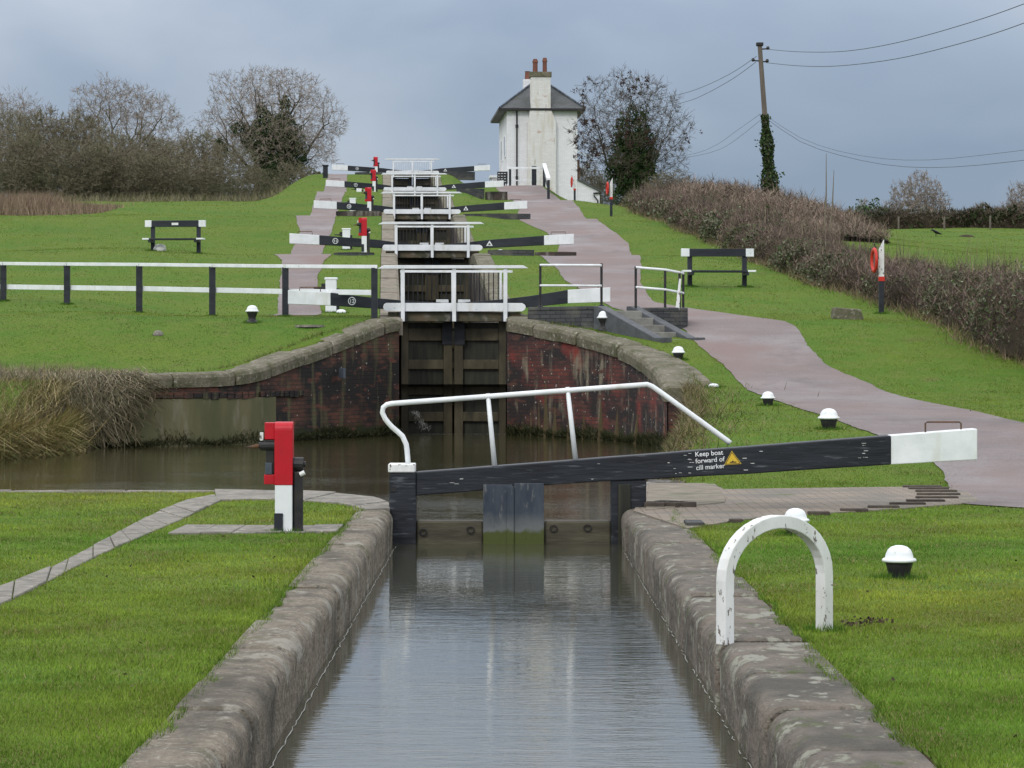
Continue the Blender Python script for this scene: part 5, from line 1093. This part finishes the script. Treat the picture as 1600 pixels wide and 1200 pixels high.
hedge('bramble_hedge','long tangled bramble hedge bordering the right-hand towpath',foot,2.0,([0,15.9,22.1,26.5,33.1,38.5,51,69,83,95],[1.7,1.5,1.05,.80,.72,.74,.88,.82,.72,.55]),150000,42000,3,twc,[(.06,.09,.03),(.09,.12,.045),(.045,.065,.03),(.19,.21,.13),(.14,.16,.10)])
n = 9000; ft = polyrs([(x,y,0) for x,y in foot],.2); k_ = (rng.uniform(0,1,n)**1.3*(len(ft)-1)).astype(int); x = np.array([ft[q_].x for q_ in k_])+rng.normal(.0,.16,n); D = np.array([ft[q_].y for q_ in k_])+rng.normal(0,.16,n)
tag(npmesh('verge_grass', blades(np.stack([x,D,ground(x,D)],1), rng.uniform(.1,.45,n)*rng.uniform(.4,1,n), .016, .6), 3, M['leafattr'], None, varcol(n,[(.26,.20,.12),(.20,.16,.09),(.13,.14,.05),(.17,.12,.08)])), kind='stuff')
# far side rough bank behind hedge (brown scrub toward the pole)
hedge('scrub_bank','brown scrub growing behind the bramble hedge below the utility pole',[(9.9,93),(9.8,99),(9.5,108),(8.8,118),(7.8,130),(7.0,142)],3.2,([0,10,25,50],[.3,.8,1.1,1.0]),26000,900,5,[(.21,.15,.12),(.24,.19,.14),(.15,.12,.09)],[(.04,.06,.02)],cat='scrub',tw=.02,tl=.5,lsz=.08)
hedge('field_hedge','clipped dark hedge across the top of the right-hand field',[(12,153),(24,150),(45,147)][::-1],1.6,([0,15,40],[1.05,1.05,1.05]),26000,3000,6,[(.10,.085,.06),(.13,.10,.08),(.07,.07,.04)],[(.03,.05,.015)],cat='hedge',tw=.03,tl=.35,lsz=.1,clump=.2)
# the hedge posts
for px in (1399,1470,1538):
    x = (px-PX0)/F*148.0; o = MB().box(-.045,.045,-.04,.04,-.2,.7).build('fence_post',M['polewood'],bevel=.01); o.location=(x,146.8 if px<1500 else 146.2,g(x,146.5)); tag(o,{1399:'leftmost thin post before the far field hedge',1470:'middle thin post before the far field hedge',1538:'rightmost thin post before the far field hedge'}[px],'post','posts along the far field hedge')
# crow
x,D = (1463-PX0)/F*128,128.; t = thing('crow','black crow standing in the far right-hand field','bird',(x,D,g(x,D)+.09),R(200)); b = MB()
b.loft([[(cx_+0*c,cy_*math.cos(c)*w,cz_+w*math.sin(c)) for c in [2*math.pi*j/8 for j in range(8)]] for cx_,cy_,cz_,w in ((-.30,1,.02,.015),(-.15,1,.06,.05),(0,1,.11,.08),(.10,1,.15,.065),(.17,1,.20,.045),(.22,1,.21,.04),(.26,1,.205,.02),(.32,1,.19,.006))]); b.build('body',M['crow'],t,smooth=True)
for y in (-.03,.03): MB().tube([(.02,y,.08),(.02,y,-.09)],.01,5).build('leg',M['crow'],t)
x,D = (1510-PX0)/F*126,126.; o = MB().lathe([(.35,-.05),(.25,.06),(.1,.1),(.01,.11)],n=10).build('molehill',M['soil']); o.location=(x,D,g(x,D)); o.scale=(1.2,1,1); tag(o,'dark molehill right of the crow','molehill')

# ------------------------------------------------------------------ reeds, hanging brambles, bank scrub
n = 5500; x = rng.uniform(-10.5,-7.4,n); D = rng.uniform(42.5,49,n); ok = (~inpoly(x,D,BASIN)) | (distseg(x,D,BASIN)<.15); x,D = x[ok],D[ok]; n = len(x)
P_ = np.stack([x,D,np.maximum(ground(x,D),.2)-.05],1); dirs = np.stack([rng.normal(.3,.6,n),rng.normal(-.3,.5,n),rng.uniform(.15,.9,n)],1)
tag(npmesh('reed_grass', blades(P_, rng.uniform(.15,.5,n), .016, up=dirs), 3, M['leafattr'], None, varcol(n,[(.26,.20,.09),(.17,.15,.06),(.12,.13,.04),(.32,.26,.15)])), kind='stuff')
n = 5000; e_ = [(-7.7,49.1),(-7.55,46.5),(-8.25,43.7),(-10,42.5)]; k_ = rng.uniform(0,3,n); x = np.interp(k_,[0,1,2,3],[p[0] for p in e_])+rng.normal(0,.12,n); D = np.interp(k_,[0,1,2,3],[p[1] for p in e_])-rng.uniform(0,.25,n)
P_ = np.stack([x,D,rng.uniform(.12,.7,n)],1); dirs = np.stack([rng.normal(.6,.4,n),rng.normal(-.5,.3,n),rng.uniform(-.5,.9,n)],1)
tag(npmesh('reed_fringe', blades(P_, rng.uniform(.25,.7,n), .02, up=dirs), 3, M['leafattr'], None, varcol(n,[(.32,.25,.10),(.22,.20,.07),(.14,.16,.05),(.38,.30,.16)])), kind='stuff')
# hanging strands on wall
pw = [p for p in polyrs(WL,.1) if -10.2 < p.x < -6.5]; V_ = []; cl = []
for k in range(5200):
    p = random.choice(pw); f_ = max(.12,min(1,(-6.3-p.x)/1.0)) ; L = random.uniform(.3,1.3)*f_; a = Vector((p.x+random.uniform(-.1,.1),p.y-.1-random.uniform(0,.28),1.52+random.uniform(-.15,.12)-random.uniform(0,.5)*f_)); w = .007
    drift = random.gauss(0,.3); pr_ = a; nseg = 6; wx_ = 0.
    for j in range(nseg):
        wx_ += random.gauss(0,.07); nx_ = a+Vector((drift*(j+1)/nseg+wx_,-.12*math.sin((j+1)/nseg*3),-L*(j+1)/nseg))
        if nx_.z < .14: break
        V_ += [pr_+Vector((-w,0,0)),pr_+Vector((w,0,0)),nx_+Vector((w*.8,0,0)),nx_+Vector((-w*.8,0,0))]; pr_ = nx_; cl.append([(.17,.14,.085),(.10,.095,.05),(.25,.22,.15),(.13,.11,.07)][k%4])
V_ = np.array([v[:] for v in V_]); cl = np.array(cl)*rng.uniform(.6,1.35,(len(cl),1)); br_ = thing('hanging_brambles','tangle of dead bramble stems hanging over the left wing wall','brambles'); npmesh('stems', V_, 4, M['leafattr'], br_, cl)
n = 9500; x = rng.uniform(-10,-6.5,n); z = rng.uniform(.2,1.25,n); y = np.interp(x,[-10,-9,-6.4],[49.1,49.3,50])-.12-rng.uniform(0,.22,n); keep = rng.uniform(0,1,n) < np.clip((-6.5-x)/1.0,.05,1); x,y,z = x[keep],y[keep],z[keep]
npmesh('leaves', leaves(np.stack([x,y,z],1), rng.uniform(.03,.07,len(x))), 4, M['leafattr'], br_, varcol(len(x),[(.04,.06,.02),(.06,.075,.03),(.03,.04,.015)]))
n = 3200; x = rng.uniform(-10.5,-6.8,n); D = np.interp(x,[-10,-9,-6.4],[49.15,49.3,50])+rng.uniform(-.1,.9,n); P_ = np.stack([x,D,ground(x,D)],1)
tag(npmesh('dead_grass', blades(P_, rng.uniform(.1,.4,n)*np.clip((-6.2-x)/2.,.3,1), .014, .7), 3, M['leafattr'], None, varcol(n,[(.22,.18,.11),(.16,.13,.08),(.26,.22,.15)])), kind='stuff')
# bank scrub right of the basin
n = 9000; D = rng.uniform(34,48.3,n); xe = np.interp(D,[31,33.5,39,44,48],[1.5,1.75,2.2,2.6,2.8]); off = rng.exponential(.28,n)+.0; x = xe+off; z = np.where(off<.25,.2+off*2.2,ground(x,D)); z = np.minimum(z, ground(x,D)); P_ = np.stack([x,D,z-.02],1)
tag(npmesh('bank_scrub', blades(P_, rng.uniform(.06,.24,n), .014, 1.1), 3, M['leafattr'], None, varcol(n,[(.16,.13,.06),(.11,.10,.045),(.20,.15,.09),(.07,.09,.025)])), kind='stuff')
# dry reeds on the left field edge
n = 7000; px_ = rng.uniform(-30,165,n); D = 118+rng.normal(0,3,n); x = (px_-PX0)/F*118; hgt = rng.uniform(.25,.95,n)*np.interp(px_,[-30,70,95,165],[1,1,.5,.35])
P_ = np.stack([x,D,ground(x,D)],1); tag(npmesh('dry_reeds', blades(P_, hgt, .035, .25), 3, M['leafattr'], None, varcol(n,[(.24,.17,.12),(.18,.13,.09),(.28,.21,.14),(.12,.09,.06)])), kind='stuff')
n = 5000; x = rng.uniform(-34,-12,n); D = rng.uniform(146,158,n); P_ = np.stack([x,D,ground(x,D)],1); tag(npmesh('undergrowth', blades(P_, rng.uniform(.15,.7,n), .04, .6), 3, M['leafattr'], None, varcol(n,[(.16,.135,.09),(.16,.15,.075),(.12,.11,.065)])), kind='stuff')

# ------------------------------------------------------------------ grass blades
def grass_mask(x, D):
    u = x-cxf(D); ok = np.ones(x.shape, bool)
    near = D < 31.2
    le = 1.44+.035*np.sin(D*3.1)*np.sin(D*1.3)+.015*np.sin(D*11); re = 1.555+.07*np.sin(D*1.9+1)*np.sin(D*.8)+.02*np.sin(D*9)+.01*np.sin(D*23)
    ok &= ~(near & (u > -le) & (u < re))
    ok &= ~((D > 56.2) & (np.abs(u) < 1.62))
    ok &= ~inpoly(x,D,BASIN) & ~((distseg(x,D,BASIN) < .28) & (D > 27))
    wlp = [(p[0],p[1]) for p in WL]; wrp = [(p[0],p[1]) for p in WR]
    ok &= ~((D > 47) & (D < 58) & ((distseg(x,D,wlp,False) < .5) | (distseg(x,D,wrp,False) < .5)))
    em_ = np.minimum(rng.exponential(.035,len(x)),.25)*np.interp(D,[27,60,150],[1,1.3,2]); ok &= ~onpath(x,D,PR,em_) & ~onpath(x,D,PLt,em_)
    ok &= ~((x > .3) & (x < 3.7) & (D > 55.8) & (D < 59.2))
    for P in flat: ok &= ~(inpoly(x,D,P) & (distseg(x,D,P) > .025))
    ok &= ~((D>30.6)&(D<31.2)&(x<-3))
    return ok
def fnoise(x, y, s, seed=0):
    a = 0
    for k in range(4): ph = (seed*1.7+k*2.1); a = a+np.sin(x*s*(1.3**k)*math.cos(ph)+y*s*(1.3**k)*math.sin(ph)+ph*3+1.5*np.sin(y*s*.7+k))
    return a/4
Vs = []; Cs = []
for d0,d1,ns_,L,wd in ((9.5,13,400000,.024,.0045),(13,18,370000,.025,.0055),(18,25,270000,.026,.007),(25,34,220000,.028,.009),(34,60,330000,.027,.013),(60,110,180000,.03,.026),(110,165,60000,.035,.045)):
    D = d0+(d1-d0)*rng.uniform(0,1,ns_)**.9; hw = D*.192+1.1; x = rng.uniform(-1,1,ns_)*hw
    ok = grass_mask(x,D); x,D = x[ok],D[ok]; n = len(x); z = ground(x,D)
    tuft = fnoise(x,D,9/ (1+d0/25.),2); hgt = L*(.75+.55*np.clip(tuft+.3,0,1))*rng.uniform(.5,1.3,n)
    # ragged longer edge along copings
    ue = np.abs(x-cxf(D)); hgt = np.where((D<31)&(ue<1.75), hgt*1.35, hgt)
    v = blades(np.stack([x,D,z-.004],1), hgt, wd*rng.uniform(.7,1.3,n), .6)
    a = np.clip(.5+.5*fnoise(x,D,.55,5),0,1)[:,None]; b_ = np.clip(.5+.7*fnoise(x,D,2.6,9),0,1)[:,None]; lush = ((x<0)&(D>48)&(D<58))[:,None]
    c = (np.array([.080,.185,.018])*(1-a)+np.array([.225,.250,.034])*a)*np.where(D>31,.92,1.12)[:,None]; c = np.where(lush, np.array([.062,.160,.015])+a*.025, c); c = c*(.66+.52*b_)*(.9+.2*np.clip(.5+.8*fnoise(x,D,6.5,3),0,1)[:,None])*np.interp(D,[30,60],[1,1.0])[:,None]*rng.uniform(.8,1.2,(n,1)); dry = rng.uniform(0,1,n) < .08+.14*(b_[:,0]<.25); c[dry] = np.array([.26,.22,.10])*rng.uniform(.6,1.2,(dry.sum(),1))
    Vs.append(v); Cs.append(c)
# longer tufts round the feet of everything that stands in the grass
tf_ = []
for o_ in list(bpy.data.objects):
    if o_.parent is None and o_.get('category') in ('bollard','bench','life ring','paddle gear','post','handrail') and o_.location.y < 95:
        c_ = o_.get('category'); L_ = o_.location
        if c_ == 'bench': tf_ += [(L_.x+q_,L_.y+.05,.12) for q_ in (-.7,.7)]
        elif c_ == 'handrail': tf_ += [(xb,Db,.07)]
        else: tf_.append((L_.x,L_.y,.11 if c_ == 'bollard' else .10))
tf_ += [(x_,y_,.09) for x_,y_ in fp]
for x_,y_,r_ in tf_:
    n = 420; a_ = rng.uniform(0,2*np.pi,n); q_ = r_*rng.uniform(.75,1.9,n); xx = x_+np.cos(a_)*q_; yy = y_+np.sin(a_)*q_
    sc_ = np.interp(y_,[15,60,90],[1,1.3,1.6]); Vs.append(blades(np.stack([xx,yy,ground(xx,yy)-.005],1), rng.uniform(.03,.085,n)*(1.25-.35*q_/r_), .006*sc_**2, .4)); Cs.append(np.array([.07,.15,.016])*rng.uniform(.6,1.4,(n,1)))
# long fringe along the stone copings
for side_ in (-1,1):
    n = 5200; D = rng.uniform(9.5,27,n); le = 1.44+.035*np.sin(D*3.1)*np.sin(D*1.3)+.015*np.sin(D*11); re = 1.555+.07*np.sin(D*1.9+1)*np.sin(D*.8)+.02*np.sin(D*9)+.01*np.sin(D*23)
    x = side_*(np.where(side_<0,le,re)+rng.exponential(.03,n)-.02)+.03; up_ = np.stack([-side_*rng.uniform(-.2,1.0,n),rng.normal(0,.5,n),np.ones(n)],1); Vs.append(blades(np.stack([x,D,ground(x,D)*0+.335],1), rng.uniform(.02,.06,n), .006, up=up_)); Cs.append(np.array([.09,.16,.018])*rng.uniform(.6,1.4,(n,1)))
n = 9000; pl_ = polyrs([(p[0],p[1],0) for p in WL],.05)+polyrs([(p[0],p[1],0) for p in WR],.05); k_ = rng.integers(0,len(pl_),n); x = np.array([pl_[q_].x for q_ in k_]); D = np.array([pl_[q_].y for q_ in k_]); ang_ = rng.uniform(0,2*np.pi,n); x = x+.6*np.cos(ang_); D = D+.6*np.sin(ang_)
ok = (~inpoly(x,D,BASIN))&(distseg(x,D,BASIN)>.47)&(np.abs(x-cxf(D))>1.6)|((~inpoly(x,D,BASIN))&(distseg(x,D,BASIN)>.47)&(D<56)); x,D = x[ok],D[ok]; n = len(x); Vs.append(blades(np.stack([x,D,ground(x,D)],1), rng.uniform(.05,.13,n), .012, .6)); Cs.append(np.array([[.08,.14,.02],[.15,.14,.05]])[rng.integers(0,2,n)]*rng.uniform(.6,1.3,(n,1)))
v = np.concatenate(Vs); c = np.concatenate(Cs); gm = mat('grass_blade', (.1,.2,.02), .75, attr=True, spec=.15)
tag(npmesh('grass', v, 3, gm, None, c), kind='stuff')
# soil patch by the hoop and fallen bits
n = 110; cc_ = np.array([ray(1350,975),ray(1362,973),ray(1338,979)])[rng.integers(0,3,n)]; x = cc_[:,0]+rng.normal(0,.05,n); D = cc_[:,1]+rng.normal(0,.08,n)
n2 = 420; D2 = rng.uniform(10,60,n2); x2 = rng.uniform(-1,1,n2)*D2*.19; ok = grass_mask(x2,D2); x = np.concatenate([x,x2[ok]]); D = np.concatenate([D,D2[ok]]); n = len(x); P_ = np.stack([x,D,ground(x,D)+rng.uniform(.005,.03,n)],1)
tag(npmesh('leaf_litter', leaves(P_, rng.uniform(.01,.03,n)), 4, M['leafattr'], None, varcol(n,[(.04,.028,.018),(.07,.05,.03),(.11,.09,.05)])), kind='stuff')

scene.render.engine = 'CYCLES'
